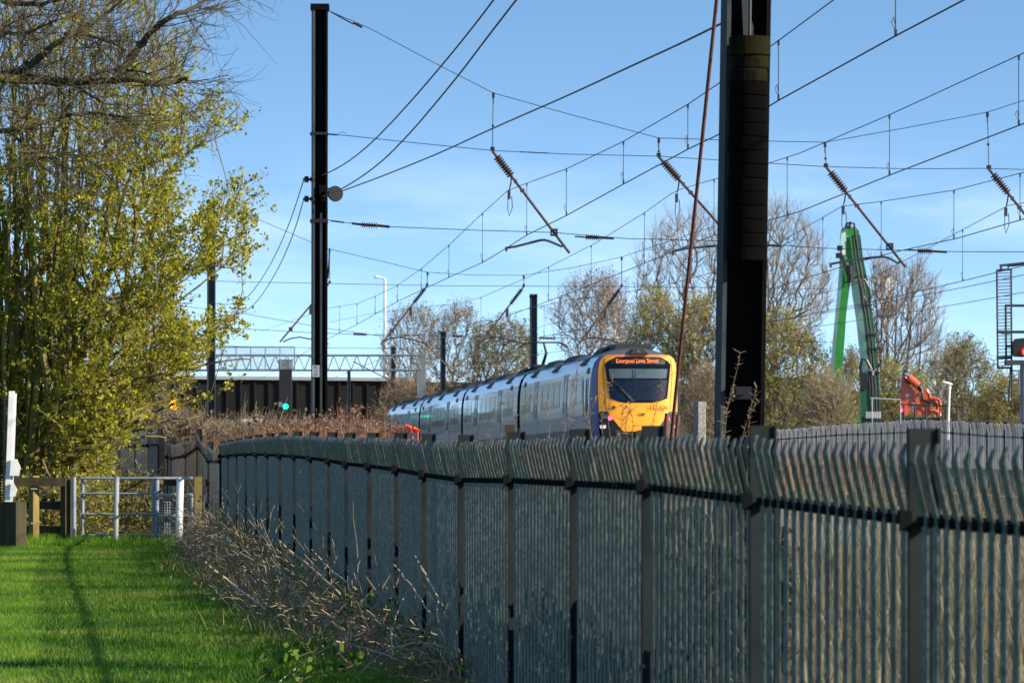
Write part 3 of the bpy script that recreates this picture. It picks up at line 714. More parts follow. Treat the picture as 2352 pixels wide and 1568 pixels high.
# ---------------------------------------------------------------- overhead lines along the tracks
def strk(c, Z, z): return np.array([c - TRK * Z, Z, z])
def lerp_path(points):
    pz = [p[0] for p in points]
    return lambda Z: np.array([np.interp(Z, pz, [p[1] for p in points]), np.interp(Z, pz, [p[2] for p in points])])
def overhead(lab, contact, mess, Zd, c0, Zr, mr=.0085, cr=.0105):
    """contact / mess: lists of (u, v) seen in the vertical plane of track c0"""
    def path(pp, n=10):
        out = []
        for (ua, va), (ub, vb) in zip(pp[:-1], pp[1:]):
            Za, Zb = trackZ(ua, c0), trackZ(ub, c0); A = P(ua, va, Za); B = P(ub, vb, Zb)
            out += [A + (B - A) * t for t in np.linspace(0, 1, 3, endpoint=False)]
        out.append(P(*pp[-1], trackZ(pp[-1][0], c0))); d = out[-1] - out[-2]; d[2] *= .3; out.append(out[-1] + d / np.linalg.norm(d) * 34); return np.array(out)
    C = path(contact); Ms = path(mess)
    og = C[np.argmin(np.abs(C[:, 1] - 90))]
    root = thing('overhead_line', lab, 'overhead wires', og, 'overhead lines above the tracks')
    MB().line(Ms, mr, 5).build('messenger_wire', 'wire', root)
    MB().line(C, cr, 5).build('contact_wire', 'wire', root)
    for u in Zd:
        Z = trackZ(u, c0)
        def at(Q):
            o = np.argsort(Q[:, 1]); return np.array([np.interp(Z, Q[o, 1], Q[o, k_]) for k_ in range(3)])
        a = at(Ms); b = at(C)
        if a[2] - b[2] < .12: continue
        mb = MB(); mb.tubes([a], [b], .0065, .0065, 4)
        mb.cbox(a - (0, 0, .03), (.03, .03, .07)); mb.cbox(b + (0, 0, .04), (.03, .03, .08))
        mb.line([b + (0, 0, .06), b + (-.05, 0, .16), b + (-.02, 0, .22), b + (0, 0, .1)], .005, 4)
        mb.build('dropper', 'dropper', root)
    return root
overhead('overhead wires of the track nearest the fence, leaving at the top edge',
    [(600, 868), (757, 776), (820, 745), (913, 692), (1031, 637), (1108, 603), (1150, 578), (1210, 540), (1301, 495), (1432, 423), (1580, 343), (1645, 312), (1762, 247), (1790, 230), (2057, 83), (2230, -8), (2700, -260)],
    [(600, 760), (757, 707), (820, 697), (862, 680), (910, 657), (968, 617), (1031, 563), (1108, 490), (1166, 438), (1210, 421), (1301, 388), (1432, 325), (1580, 240), (1645, 196), (1770, 107), (1915, 0), (2100, -140), (2700, -560)],
    [780, 820, 862, 913, 968, 1031, 1108, 1210, 1301, 1432, 1580, 1788, 2057], 9.08, None)
overhead('overhead wires of the second track, steepest where they meet the thick mast',
    [(757, 872), (960, 790), (1100, 752), (1176, 722), (1290, 680), (1413, 632), (1548, 577), (1640, 540), (1760, 508), (1837, 486), (2050, 400), (2352, 284), (2700, 150)],
    [(757, 740), (858, 719), (960, 706), (1045, 698), (1105, 683), (1223, 632), (1367, 559), (1480, 489), (1540, 446), (1560, 436), (1640, 412), (1760, 377), (1837, 352), (2043, 264), (2352, 122), (2700, -50)],
    [905, 1045, 1105, 1260, 1358, 1480, 1640, 1808, 2043, 2340], 12.93, None)
overhead('overhead wires of the track the yellow fronted train runs on',
    [(880, 860), (1040, 815), (1183, 785), (1330, 757), (1480, 727), (1640, 695), (1756, 668), (1957, 606), (2050, 580), (2200, 547), (2352, 503), (2600, 430)],
    [(880, 800), (1040, 757), (1183, 716), (1300, 690), (1430, 672), (1500, 662), (1640, 625), (1760, 577), (1837, 530), (1934, 474), (1967, 470), (2030, 462), (2191, 437), (2352, 396), (2600, 330)],
    [1110, 1250, 1358, 1640, 1810, 1890, 2024, 2191, 2343], 16.9, None)
overhead('overhead wires of the farthest track beyond the train',
    [(1000, 865), (1180, 822), (1400, 790), (1640, 760), (1777, 738), (2000, 694), (2200, 648), (2352, 610), (2600, 545)],
    [(1000, 800), (1180, 768), (1400, 705), (1500, 690), (1640, 690), (1780, 690), (1900, 672), (2000, 640), (2090, 592), (2210, 528), (2316, 472), (2352, 466), (2600, 430)],
    [1290, 1640, 1778, 1900, 2211, 2440], 20.75, None)
for k_, (u1, v1, u2, v2, c0, lab) in enumerate(((1740, 743, 2352, 639, 24.6, 'upper of the two lone wires crossing low in front of the green machine'), (1740, 768, 2352, 678, 28.4, 'lowest lone wire crossing in front of the green machine'))):
    A = P(u1, v1, trackZ(u1, c0)); B = P(u2, v2, trackZ(u2, c0)); A2 = A - (B - A) * .6; B2 = B + (B - A) * .3
    t = np.linspace(0, 1, 9)[:, None]; ln = A2 + (B2 - A2) * t; ln[:, 2] -= .25 * 4 * (t * (1 - t))[:, 0]
    ln[:, 2] += .22
    tag(MB().line(ln, .011, 5).build('feeder_wire', 'wire', origin=ln[4]), lab, 'wire', 'lone feeder wires')

# cables hung from the masts
def mastcable(lab, pp, r=.0125, c0=4.85, last=None):
    w3 = np.array([P(u, v, (trackZ(u, c0) if not isinstance(c0, list) else np.interp(u, c0[0], c0[1]))) for u, v in pp])
    t = np.arange(len(w3)); tt = np.linspace(0, len(w3) - 1, (len(w3) - 1) * 5 + 1)
    w3 = np.stack([np.interp(tt, t, w3[:, i]) for i in range(3)], 1)
    for _ in range(4): w3[1:-1] = (w3[:-2] + 2 * w3[1:-1] + w3[2:]) / 4
    return tag(MB().line(w3, r, 6).build('feeder_cable', 'wire', origin=w3[0]), lab, 'cable', 'cables strung between the masts')
mastcable('upper thick cable sweeping from the second mast to the top edge', [(716, 413), (757, 396), (800, 372), (850, 332), (900, 281), (950, 226), (1000, 168), (1050, 108), (1100, 45), (1134, 0), (1230, -130), (1400, -390), (1560, -660), (1718, -935)])
mastcable('lower thick cable sweeping up beside the first from the pulley', [(716, 458), (752, 448), (788, 433), (840, 400), (890, 360), (950, 297), (1000, 238), (1060, 165), (1120, 85), (1186, 0), (1280, -120), (1430, -350), (1580, -600), (1720, -850)])
mastcable('straight thick cable rising from the pulley towards the thick mast', [(782, 440), (870, 408), (1010, 352), (1133, 294), (1300, 222), (1450, 152), (1560, 102), (1650, 58), (1760, 4), (1900, -66), (2600, -420)], .013, [[770, 1650, 1900, 2600], [88, 44, 38, 27]])
mastcable('left drooping cable between the second mast and the hawthorn', [(697, 415), (683, 460), (665, 512), (645, 560), (620, 610), (595, 650), (570, 682), (545, 697), (515, 700), (487, 696)], .0125, [[485, 697], [155, 90]])
mastcable('right drooping cable between the second mast and the hawthorn', [(697, 459), (683, 510), (665, 560), (645, 605), (620, 650), (595, 687), (570, 712), (545, 723), (515, 724), (487, 718)], .0125, [[485, 697], [155, 90]])

# ---------------------------------------------------------------- head spans
def span(mb, pp, Z, r):
    pp = np.array(pp, float); mb.line([P(u, v, Z) for u, v in pp], r, 5)
def turnbuckle(mb, pts, Z, r):
    mb.line([P(u, v, Z) for u, v in pts], r, 6)

hs = thing('headspan', 'nearer set of span wires carrying slanting tubes between second mast and picture edge', 'span wires', P(1513, 553, Z1), 'span wires across the tracks')
mb = MB(); span(mb, [(752, 24), (850, 66), (1000, 146), (1133, 214), (1320, 266), (1513, 317), (1700, 323), (1895, 327), (2080, 294), (2268, 258), (2600, 150)], Z1, .0085)
turnbuckle(mb, [(760, 28), (775, 36), (797, 48), (812, 56)], Z1, .018); turnbuckle(mb, [(812, 52), (820, 57), (832, 63)], Z1, .032)
mb.build('top_span_wire', 'wire', hs)
mb = MB(); span(mb, [(752, 308), (800, 312), (930, 326), (1131, 346), (1300, 354), (1513, 359), (1700, 371), (1897, 383), (2080, 388), (2270, 387), (2400, 391), (2650, 395)], Z1, .0085)
turnbuckle(mb, [(1195, 349), (1260, 352)], Z1, .014); turnbuckle(mb, [(752, 308), (775, 310)], Z1, .02); span(mb, [(775, 308), (785, 304), (795, 306)], Z1, .006)
mb.build('upper_cross_wire', 'wire', hs)
mb = MB(); span(mb, [(752, 505), (800, 512), (900, 521), (1100, 529), (1270, 534), (1440, 548), (1650, 553), (1890, 570), (2040, 574), (2200, 578), (2400, 579), (2650, 578)], Z1, .009)
turnbuckle(mb, [(760, 507), (790, 511)], Z1, .02); turnbuckle(mb, [(808, 513), (832, 516)], Z1, .03); turnbuckle(mb, [(868, 518), (895, 521)], Z1, .035)
turnbuckle(mb, [(1320, 543), (1345, 545)], Z1, .02); turnbuckle(mb, [(1378, 546), (1410, 548)], Z1, .028); turnbuckle(mb, [(1752, 562), (1790, 565)], Z1, .03)
turnbuckle(mb, [(2085, 573), (2115, 576)], Z1, .02); turnbuckle(mb, [(2140, 577), (2175, 579)], Z1, .03)
mb.build('lower_cross_wire', 'wire', hs)
for (ua, va, ub, vb) in ((830, 516, 868, 518), (1345, 545, 1378, 546), (2108, 576, 2142, 577)):
    m_ = MB(); ins_string(m_, P(ua, va, Z1), P(ub, vb, Z1), .085, 7); m_.build('insulator', 'insul', hs)
for (ua, va, ub, vb) in ((1133, 214, 1131, 344), (1513, 317, 1513, 358), (1895, 327, 1897, 382), (2268, 258, 2271, 386)):
    m_ = MB(); a = P(ua, va, Z1); b = P(ub, vb, Z1)
    m_.tubes([a], [b], .010, .010, 5); m_.cbox(a - (0, 0, .05), (.06, .05, .12)); m_.cbox(b + (0, 0, .02), (.10, .06, .09)); m_.cbox((a + b) / 2 - (0, 0, .1), (.05, .05, .05)); m_.tubes([a], [a - (0, 0, .25)], .022, .014, 6)
    m_.build('hanger', 'wire', hs)
for (ua, va, ub, vb) in ((1131, 347, 1308, 581), (1513, 360, 1702, 572), (1897, 383, 2080, 613), (2271, 388, 2452, 615)):
    a = P(ua, va, Z1); b = P(ub, vb, Z1 - .6); L = b - a
    tb = MB().tubes([a + L * .0], [b], .031, .031, 10, True)
    tb.cbox(a + L * .39, (.10, .08, .08)); tb.cbox(a + L * .30, (.07, .08, .09))
    tube = tb.build('drop_tube', 'regtube', hs)
    m_ = MB(); ins_string(m_, a + L * .06, a + L * .25, .105, 9); m_.build('insulator', 'insul', tube)
    m_ = MB(); c = a + L * .80
    for dx0, dx1, dz0, dz1 in ((-.085, .085, .035, .085), (-.085, .085, -.085, -.035), (-.085, -.05, -.035, .035), (.03, .085, -.035, .035)): m_.box((c[0] + dx0, c[1] - .05, c[2] + dz0), (c[0] + dx1, c[1] - .02, c[2] + dz1))
    m_.build('wire_clamp_plate', 'black', tube)
    # hook and jumper loop by the messenger wire
    m_ = MB(); h0 = a + L * .25; m_.line([h0, h0 + (-.02, 0, -.18), h0 + (-.05, 0, -.30)], .018, 6); m_.cbox(h0 + (-.06, 0, -.42), (.07, .07, .20))
    m_.line([h0 + (-.08, 0, -.46), h0 + (-.09, 0, -.75), h0 + (-.06, 0, -.92), h0 + (.02, 0, -.70), h0 + (.0, 0, -.46)], .010, 5); m_.build('jumper_loop', 'dropper', tube)
for pp in ([(1160, 570), (1185, 566), (1240, 552), (1250, 551), (1262, 554), (1290, 566), (1296, 562)], [(1543, 579), (1550, 576), (1580, 570), (1640, 565), (1672, 562)], [(1905, 607), (1960, 596), (2022, 590), (2032, 590), (2045, 594), (2062, 604), (2068, 600)], [(2296, 610), (2352, 604), (2400, 596), (2440, 606)]):
    m_ = MB(); m_.line([P(u, v, Z1 - .3) for u, v in pp], .028, 8); m_.cbox(P(pp[0][0] + 3, pp[0][1] + 3, Z1 - .3), (.05, .05, .09)); m_.build('register_arm', 'armgrey', hs)

Z2 = 155.0
h2 = thing('headspan', 'farther set of span wires with slanting tubes leaning the other way above the train', 'span wires', P(1203, 768, Z2), 'span wires across the tracks')
m_ = MB(); span(m_, [(485, 458), (557, 488), (714, 556), (757, 572), (860, 596), (980, 625), (1090, 632), (1203, 632), (1320, 614), (1428, 590), (1640, 520)], Z2, .011); m_.build('top_span_wire', 'wire', h2)
m_ = MB(); span(m_, [(485, 645), (545, 647), (757, 651), (1000, 656), (1203, 657), (1428, 658), (1640, 660), (1900, 664)], Z2, .011); m_.build('upper_cross_wire', 'wire', h2)
m_ = MB(); span(m_, [(485, 750), (540, 754), (700, 763), (830, 768), (1050, 771), (1250, 776), (1640, 781), (1900, 785)], Z2, .011); m_.build('lower_cross_wire', 'wire', h2)
for (ua, va, ub, vb) in ((510, 752, 535, 754), (812, 767, 842, 768), (1040, 771, 1064, 772), (1240, 776, 1276, 777)):
    m_ = MB(); ins_string(m_, P(ua, va, Z2), P(ub, vb, Z2), .09, 6); m_.build('insulator', 'insul', h2)
for (ua, va, ub, vb) in ((757, 572, 757, 650), (982, 625, 981, 655), (1203, 632, 1203, 657), (1428, 590, 1428, 658)):
    m_ = MB(); a = P(ua, va, Z2); b = P(ub, vb, Z2); m_.tubes([a], [b], .016, .016, 5); m_.cbox(a - (0, 0, .06), (.08, .06, .14)); m_.cbox(b + (0, 0, .03), (.10, .06, .10)); m_.build('hanger', 'wire', h2)
for (ua, va, ub, vb) in ((755, 652, 643, 785), (982, 655, 877, 789), (1204, 657, 1098, 795), (1428, 658, 1324, 797)):
    a = P(ua, va, Z2); b = P(ub, vb, Z2 - .6); L = b - a
    tube = MB().tubes([a], [b], .034, .034, 8, True).cbox(a + L * .78, (.15, .06, .16)).build('drop_tube', 'regtube', h2)
    m_ = MB(); ins_string(m_, a + L * .06, a + L * .30, .10, 8); m_.build('insulator', 'insul', tube)
    m_ = MB(); h0 = a + L * .36; m_.cbox(h0 + (-.02, 0, -.2), (.12, .1, .34)); m_.line([h0 + (0, 0, -.3), h0 + (.03, 0, -.6), h0 + (.09, 0, -.5), h0 + (.1, 0, -.2)], .012, 4); m_.build('jumper_loop', 'dropper', tube)
for u in (660, 888, 1112, 1338):
    m_ = MB(); m_.line([P(a_, b_, Z2 - .3) for a_, b_ in ((u - 10, 783 + 2), (u + 8, 777), (u + 28, 774), (u + 60, 780), (u + 95, 790))], .03, 6); m_.build('register_arm', 'armgrey', h2)
m_ = MB(); r3 = thing('headspan', 'faintest span wires far beyond the train tail near the bridge', 'span wires', P(700, 800, 222), 'span wires across the tracks')
span(m_, [(395, 700), (560, 720), (757, 755), (900, 775), (1017, 762)], 240, .016); span(m_, [(395, 790), (600, 797), (880, 800), (1017, 800)], 240, .016); m_.build('top_span_wire', 'wire', r3)
m_ = MB(); m_.tubes([P(812, 640 + 190, 240)], [P(912, 812 + 70, 240)], .04, .04, 6); m_.tubes([P(960, 770, 235)], [P(1040, 855, 235)], .05, .05, 6); m_.build('drop_tube', 'regtube', r3)

# ---------------------------------------------------------------- signal gantry, lights, bridge
Zg = 250.0
g = thing('signal_gantry', 'grey lattice signal gantry spanning the tracks in front of the dark bridge', 'gantry', (P(968, 1025, Zg)[0], Zg, 0))
m_ = MB(); u0, u1 = 380, 968
for v in (816, 850):
    for dy in (-.6, .6): m_.tubes([P(u0, v, Zg) + (0, dy, 0)], [P(u1, v, Zg) + (0, dy, 0)], .055, .055, 4)
nseg = 44; us = np.linspace(u0, u1, nseg + 1)
for i in range(nseg):
    a, b = (816, 850) if i % 2 else (850, 816)
    m_.tubes([P(us[i], a, Zg) - (0, .6, 0)], [P(us[i + 1], b, Zg) - (0, .6, 0)], .035, .035, 4)
    if i % 4 == 0: m_.tubes([P(us[i], 816, Zg) - (0, .6, 0)], [P(us[i], 816, Zg) + (0, .6, 0)], .03, .03, 4)
m_.build('truss', 'gantry', g)
m_ = MB(); x = P(968, 816, Zg); m_.box((x[0] - .28, Zg - .3, 0), (x[0] + .28, Zg + .3, x[2] + .1)); m_.build('leg', 'gantry', g)
m_ = MB()
for v in (797, 850):
    m_.tubes([P(475, v, Zg - 1)], [P(677, v, Zg - 1)], .04, .04, 4)
for u in np.linspace(475, 677, 7): m_.tubes([P(u, 797, Zg - 1)], [P(u, 850, Zg - 1)], .035, .035, 4)
m_.build('cage_rail', 'gantry', g)
m_ = MB()
for u in np.linspace(475, 677, 61): m_.tubes([P(u, 797, Zg - 1)], [P(u, 850, Zg - 1)], .011, .011, 3)
for v in np.linspace(797, 850, 18): m_.tubes([P(475, v, Zg - 1)], [P(677, v, Zg - 1)], .011, .011, 3)
m_.build('mesh_infill', 'mesh_panel', g)
s1 = thing('railway_signal', 'black signal box hanging under the gantry with a green light', 'signal', P(655, 943, Zg - 1.6), 'railway signals')
m_ = MB(); lo = P(641, 945, Zg - 1.8); hi = P(671, 848, Zg - 1.2); m_.box(lo, (hi[0], lo[1] + .6, hi[2])); m_.build('backboard', 'black', s1)
lp = P(656, 933, Zg - 1.9); MB().disc(lp, (0, 1, 0), .17, .06, 20).build('green_lens', 'green_lamp', s1)
m_ = MB(); q = P(643, 928, Zg - 1.95); m_.box((q[0] - .1, q[1], q[2] - .15), (q[0] + .13, q[1] + .2, q[2] + .15)); m_.build('route_box', 'gantry', s1)
m_ = MB(); q = P(656, 836, Zg - .8); m_.box((q[0] - .45, q[1], q[2] - .38), (q[0] + .45, q[1] + .1, q[2] + .3)); m_.build('hanger_frame', 'gantry', s1)
s2 = thing('railway_signal', 'signal showing an amber light at the edge of the hawthorn', 'signal', P(400, 1000, 170), 'railway signals')
m_ = MB(); q = P(400, 930, 170); m_.box((q[0] - .25, 170.05, q[2] - .5), (q[0] + .25, 170.3, q[2] + .5)); m_.tubes([(q[0], 170.4, .3)], [(q[0], 170.4, q[2] - .4)], .06, .06, 6); m_.build('backboard', 'black', s2)
MB().disc(q, (0, 1, 0), .20, .06, 20).build('amber_lens', 'amber_lamp', s2)
# road bridge over the railway
Zb = 400.0
br = thing('railway_bridge', 'dark road bridge across the railway behind the signal gantry', 'bridge', (P(700, 1025, Zb)[0], Zb, 0))
xa, xb = P(150, 900, Zb)[0], P(990, 900, Zb)[0]
zt, zbm = P(0, 868, Zb)[2], P(0, 958, Zb)[2]
def girder(mb, y0, y1, z0l, z1l, z0r, z1r):
    v = [(xa, y0, z0l), (xb, y0, z0r), (xb, y1, z0r), (xa, y1, z0l), (xa, y0, z1l), (xb, y0, z1r), (xb, y1, z1r), (xa, y1, z1l)]
    mb.add(v, [np.array([(0,3,2,1),(4,5,6,7),(0,1,5,4),(1,2,6,5),(2,3,7,6),(3,0,4,7)])])
m_ = MB(); girder(m_, Zb, Zb + 22, zbm, zt, zbm - .1, zt - .35); m_.build('deck', 'bridge', br)
m_ = MB()
for i in range(26):
    x = xa + (xb - xa) * (i + .5) / 26; m_.box((x - .1, Zb - .22, zbm + .05), (x + .1, Zb - .005, zt - .45))
m_.build('stiffener', 'bridge', br)
m_ = MB(); girder(m_, Zb - .4, Zb + .5, zt + .003, zt + .35, zt - .347, zt + .0); m_.build('coping', 'bridge_top', br)
m_ = MB(); x = P(985, 900, Zb)[0]; m_.box((x, Zb + .6, -1), (x + 14, Zb + 21, zt - .4)); m_.build('abutment', 'bridge', br)
m_ = MB(); x = P(150, 900, Zb)[0]; m_.box((x - 10, Zb + .6, -1), (x + 14, Zb + 21, zbm - .02)); m_.build('abutment', 'bridge', br)
# lamp post on the road
def lamp(u, vt, vb, Z, arm, lab, r=.07, hl=.55):
    rt = thing('street_lamp', lab, 'street lamp', (P(u, vb, Z)[0], Z, P(u, vb, Z)[2]), 'street lamps')
    a = P(u, vb, Z); b = P(u, vt, Z)
    MB().line([a, a + (b - a) * .5, b], [r * 1.5, r * 1.1, r], 10).build('column', 'white_metal', rt)
    m_ = MB(); m_.tubes([b], [b + (arm * .5, 0, .12)], r * .8, r * .6, 8, True); m_.build('bracket', 'white_metal', rt)
    m_ = MB(); c = b + (arm * .75, 0, .16)
    m_.line([c + (-abs(arm) * .55, 0, .03), c + (-abs(arm) * .3, 0, .0), c + (0, 0, -.01), c + (abs(arm) * .35, 0, -.03)], [.05, hl * .26, hl * .24, .08], 12); m_.build('lantern', 'white_metal', rt)
lamp(884, 640, 870, 395, -.85, 'tall slender street lamp rising behind the lattice gantry', .13, .6)
# ---------------------------------------------------------------- the train (local frame: x right, y away along the track, z above rail)
tr = thing('electric_train', 'yellow fronted electric commuter train of four pale carriages for Liverpool Lime Street', 'train',
           (16.9 - TRK * 125, 125, 1.16), rot=(-.0082, 0, math.atan(TRK)))
PROF = [(-1.30, .78), (-1.355, 1.15), (-1.37, 1.6), (-1.37, 2.2), (-1.345, 2.75), (-1.30, 3.05), (-1.22, 3.28), (-1.08, 3.45), (-.85, 3.60), (-.55, 3.70), (-.25, 3.745), (0, 3.755)]
PROF = PROF + [(-x, z) for x, z in PROF[-2::-1]]
PR = np.array(PROF); NP_ = len(PR)
def strip(i0, i1, ys, grow=0.0):
    p = PR[i0:i1 + 1].copy(); c = np.array([0, 2.2]); p = c + (p - c) * (1 + grow)
    V = np.array([[(x, y, z) for x, z in p] for y in ys]); return V
def side_x(z, s=-1):
    zz = PR[:12, 1]; return s * abs(np.interp(z, zz, PR[:12, 0]))
def side_patch(y0, y1, z0, z1, proud, s=-1, n=4):
    """curved panel lying on the bodyside"""
    zs = np.linspace(z0, z1, n); mb = MB()
    V = np.array([[(side_x(z, s) + s * proud, y, z) for z in zs] for y in (y0, y1)]); W = np.array([[(side_x(z, s) - s * .01, y, z) for z in zs] for y in (y0, y1)])
    mb.grid(V if s < 0 else V[::-1])
    for A, B in ((V[0], W[0]), (V[1], W[1])): mb.grid(np.stack([A, B]))
    mb.grid(np.stack([V[:, 0], W[:, 0]])); mb.grid(np.stack([V[:, -1], W[:, -1]])); return mb
def carriage(y0, y1, cab=False):
    ys = [y0 + (1.75 if cab else 0), (y0 + y1) / 2, y1]
    car = MB().grid(strip(2, 5, ys)).grid(strip(17, 20, ys)).build('carriage', 'tr_white', tr, False, smooth=True)
    MB().grid(strip(5, 7, ys)).grid(strip(15, 17, ys)).build('cantrail', 'tr_cant', car, False, smooth=True)
    MB().grid(strip(1, 2, ys)).grid(strip(20, 21, ys)).build('lower_side', 'tr_low', car, False, smooth=True)
    MB().grid(strip(7, 15, ys)).build('roof', 'tr_roof', car, False, smooth=True)
    for yy in (y0 + (1.75 if cab else 0), y1):
        i = np.arange(NP_); MB().add(np.array([(x, yy, z) for x, z in PR]), [i[None].copy()]).build('end_wall', 'tr_under', car, False)
    m_ = MB().grid(strip(0, 1, ys)).grid(strip(21, 22, ys)); m_.build('skirt', 'tr_skirt', car, False)
    m_ = MB(); m_.box((-1.2, y0 + 1.2, .25), (1.2, y1 - .6, .9)); m_.build('underframe', 'tr_under', car, False)
    for yb in (y0 + 4, y1 - 4):
        m_ = MB(); m_.box((-1.1, yb - 1.6, .25), (1.1, yb + 1.6, .6))
        for a_ in (-1.2, 1.2):
            for s in (-.72, .72): m_.disc((s, yb + a_, .42), (1, 0, 0), .42, .13, 20)
        m_.build('bogie', 'tr_under', car, False)
    k0 = y0 + (3.3 if cab else 1.0)
    L = y1 - k0
    wins = [(k0 + L * a, k0 + L * b) for a, b in ((.03, .10), (.11, .20), (.35, .43), (.44, .52), (.53, .61), (.62, .66), (.82, .90), (.91, .98))]
    doors = [(k0 + L * .24, k0 + L * .31), (k0 + L * .70, k0 + L * .77)]
    for s in (-1, 1):
        for a, b in wins: side_patch(a, b, 1.95, 2.86, .012, s).build('window', 'winglass', car, False)
        for a, b in doors:
            d = side_patch(a, b, 1.12, 3.05, .014, s, 6); d.build('door', 'tr_low', car, False)
            for q in (0, 1): side_patch(a + (b - a) * (.08 + .5 * q), a + (b - a) * (.42 + .5 * q), 1.75, 2.85, .022, s).build('door_window', 'winglass', car, False)
        for a in (y0 + 2.4, y1 - 1.6): side_patch(a, a + .5, 2.93, 3.12, .03, s).build('side_lamp', 'black', car, False)
        for f in (.2, .55, .85):
            yb = y0 + (y1 - y0) * f; m_ = MB(); m_.cbox((s * 1.15, yb, 3.37), (.30, 1.3, .07), np.array([[math.cos(s * .78), 0, math.sin(s * .78)], [0, 1, 0], [-math.sin(s * .78), 0, math.cos(s * .78)]])); m_.build('vent', 'black', car, False)
    for f, ln, hh in ((.12, 2.2, .03), (.42, 3.6, .02), (.70, 3.0, .03), (.93, 1.2, .015)):
        yb = y0 + (y1 - y0) * f
        m_ = MB(); m_.prism([(-.95, yb, 3.52), (.95, yb, 3.52), (.72, yb, 3.76 + hh), (-.72, yb, 3.76 + hh)], (0, ln, 0)); m_.build('roof_unit', 'tr_under', car, False)
    return car
cars = []
for i in range(4):
    y0 = 24.0 * i + (0 if i == 0 else .5); y1 = 24.0 * (i + 1) - .5
    cars.append(carriage(y0, y1, i == 0))
    if i < 3:
        ys = [y1 + .003, y1 + .997]; MB().grid(strip(0, 22, ys, -.012)).build('gangway_bellows', 'rubber', tr, False, smooth=True)
# ---- driving cab
def yf(x, z): return .10 * (z - 1.1) + .30 * (np.abs(x) / 1.3) ** 2.6
def face(rows, proud, ncol=17, y_extra=0.0):
    """surface following the nose; rows = (z, half width left, half width right)"""
    rr = []
    for z, wl_, wr_ in rows:
        xs_ = np.linspace(-wl_, wr_, ncol); rr.append([(x, float(yf(x, z)) - proud + y_extra, z) for x in xs_])
    return MB().grid(np.array(rr))
def dense(rows, n=20):
    r = np.array(rows, float); z = np.linspace(r[0, 0], r[-1, 0], n); z = np.unique(np.concatenate([z, r[:, 0]]))
    return [(a, np.interp(a, r[:, 0], r[:, 1]), np.interp(a, r[:, 0], r[:, 2] if r.shape[1] > 2 else r[:, 1])) for a in z]
def nz(z): return .78 + (z - .78) * (3.46 - .78) / (3.755 - .78)
fz = lambda z: float(np.interp(z, [.78, 2.75, 3.05, 3.28, 3.45, 3.6, 3.7, 3.755], [.78, 2.70, 2.98, 3.24, 3.40, 3.445, 3.458, 3.46]))
fx = lambda x, z: (math.copysign(float(np.interp(fz(z), [.78, 1.2, 2.9, 3.2, 3.36, 3.44], [1.22, 1.28, 1.295, 1.265, 1.20, 1.12])), x) if abs(x) >= 1.05 else x * 1.04)
front = np.array([(fx(x, z), float(yf(fx(x, z), fz(z))), fz(z)) for x, z in PR])
back = np.array([(x, 1.75, z) for x, z in PR])
rows = []
for t in np.linspace(0, 1, 9):
    ez = np.where(PR[:, 1] > 3.0, math.sin(t * math.pi / 2), t); ex = 1 - (1 - t) ** 2.2
    q = front + (back - front) * np.stack([np.full(NP_, ex), np.full(NP_, t), ez], 1); rows.append(q)
R_ = np.array(rows)
cab = MB().grid(R_[:, :8]).build('cab', 'tr_navy', tr, False, smooth=True); MB().grid(R_[:, 15:]).build('cab_side', 'tr_navy', cab, False, smooth=True)
MB().grid(R_[:, 7:16]).build('cab_dome', 'tr_dome', cab, False, smooth=True)
# backing of the face
face(dense([(.80, 1.15), (1.3, 1.27), (2.2, 1.30), (2.9, 1.29), (3.2, 1.255), (3.36, 1.185), (3.45, 1.06)]), 0.0).build('nose_backing', 'black', cab, False, smooth=True)
yel = face(dense([(1.02, .50), (1.12, .60), (1.30, .74), (1.55, .93), (1.66, .98)]), .018, 21); yel.build('lower_nose', 'tr_yellow', cab, False, smooth=True)
face(dense([(1.66, 1.262), (2.2, 1.28), (2.9, 1.272), (3.2, 1.235), (3.34, 1.175), (3.43, 1.08)]), .018, 21).build('yellow_mask', 'tr_yellow', cab, False, smooth=True)
face(dense([(3.425, 1.09), (3.47, 1.0)], 3), .022).build('orange_band', 'tr_orange', cab, False, smooth=True)
ws = face(dense([(1.94, .42), (1.97, .62), (2.08, .93), (3.16, 1.065), (3.27, .97), (3.405, .70)], 16), .034, 21).build('windscreen', 'screen', cab, False, smooth=True)
face(dense([(2.72, .90), (3.02, .95)], 3), .040).build('blind', 'blind', ws, False, smooth=True)
face(dense([(2.02, .62), (2.10, .86), (2.66, .93)], 6), .039).build('cab_interior', 'cab_in', ws, False, smooth=True)
for x in (-.19, -.11):
    m_ = MB(); m_.box((x - .008, float(yf(x, 2.1)) - .052, 2.06), (x + .008, float(yf(x, 2.1)) - .045, 2.12)); m_.tubes([(x, float(yf(x, 2.08)) - .046, 2.08)], [(x, float(yf(x, 3.0)) - .046, 3.0)], .010, .010, 4); m_.build('screen_division', 'black', ws, False)
face(dense([(3.17, .86), (3.27, .88), (3.375, .68)], 4), .041).build('destination_panel', 'black', ws, False, smooth=True)
tilt = math.atan(.10)
text_mesh('destination_text', 'Liverpool Lime Street', .205, 'led', ws, Matrix.Translation((-.04, float(yf(0, 3.28)) - .062, 3.272)) @ Matrix.Rotation(math.radians(90) - tilt, 4, 'X') @ Matrix.Diagonal((.76, 1, 1, 1)), .002, offset=-.004)
# yellow corner fillets beside the screen and seams
for s in (-1, 1):
    m_ = MB(); zz = np.linspace(1.70, 3.36, 12); m_.line([(s * np.interp(z, [1.7, 2.9, 3.36], [1.02, 1.11, 1.06]), float(yf(np.interp(z, [1.7, 2.9, 3.36], [1.02, 1.11, 1.06]), z)) - .02, z) for z in zz], .008, 4); m_.build('panel_seam', 'black', cab, False)
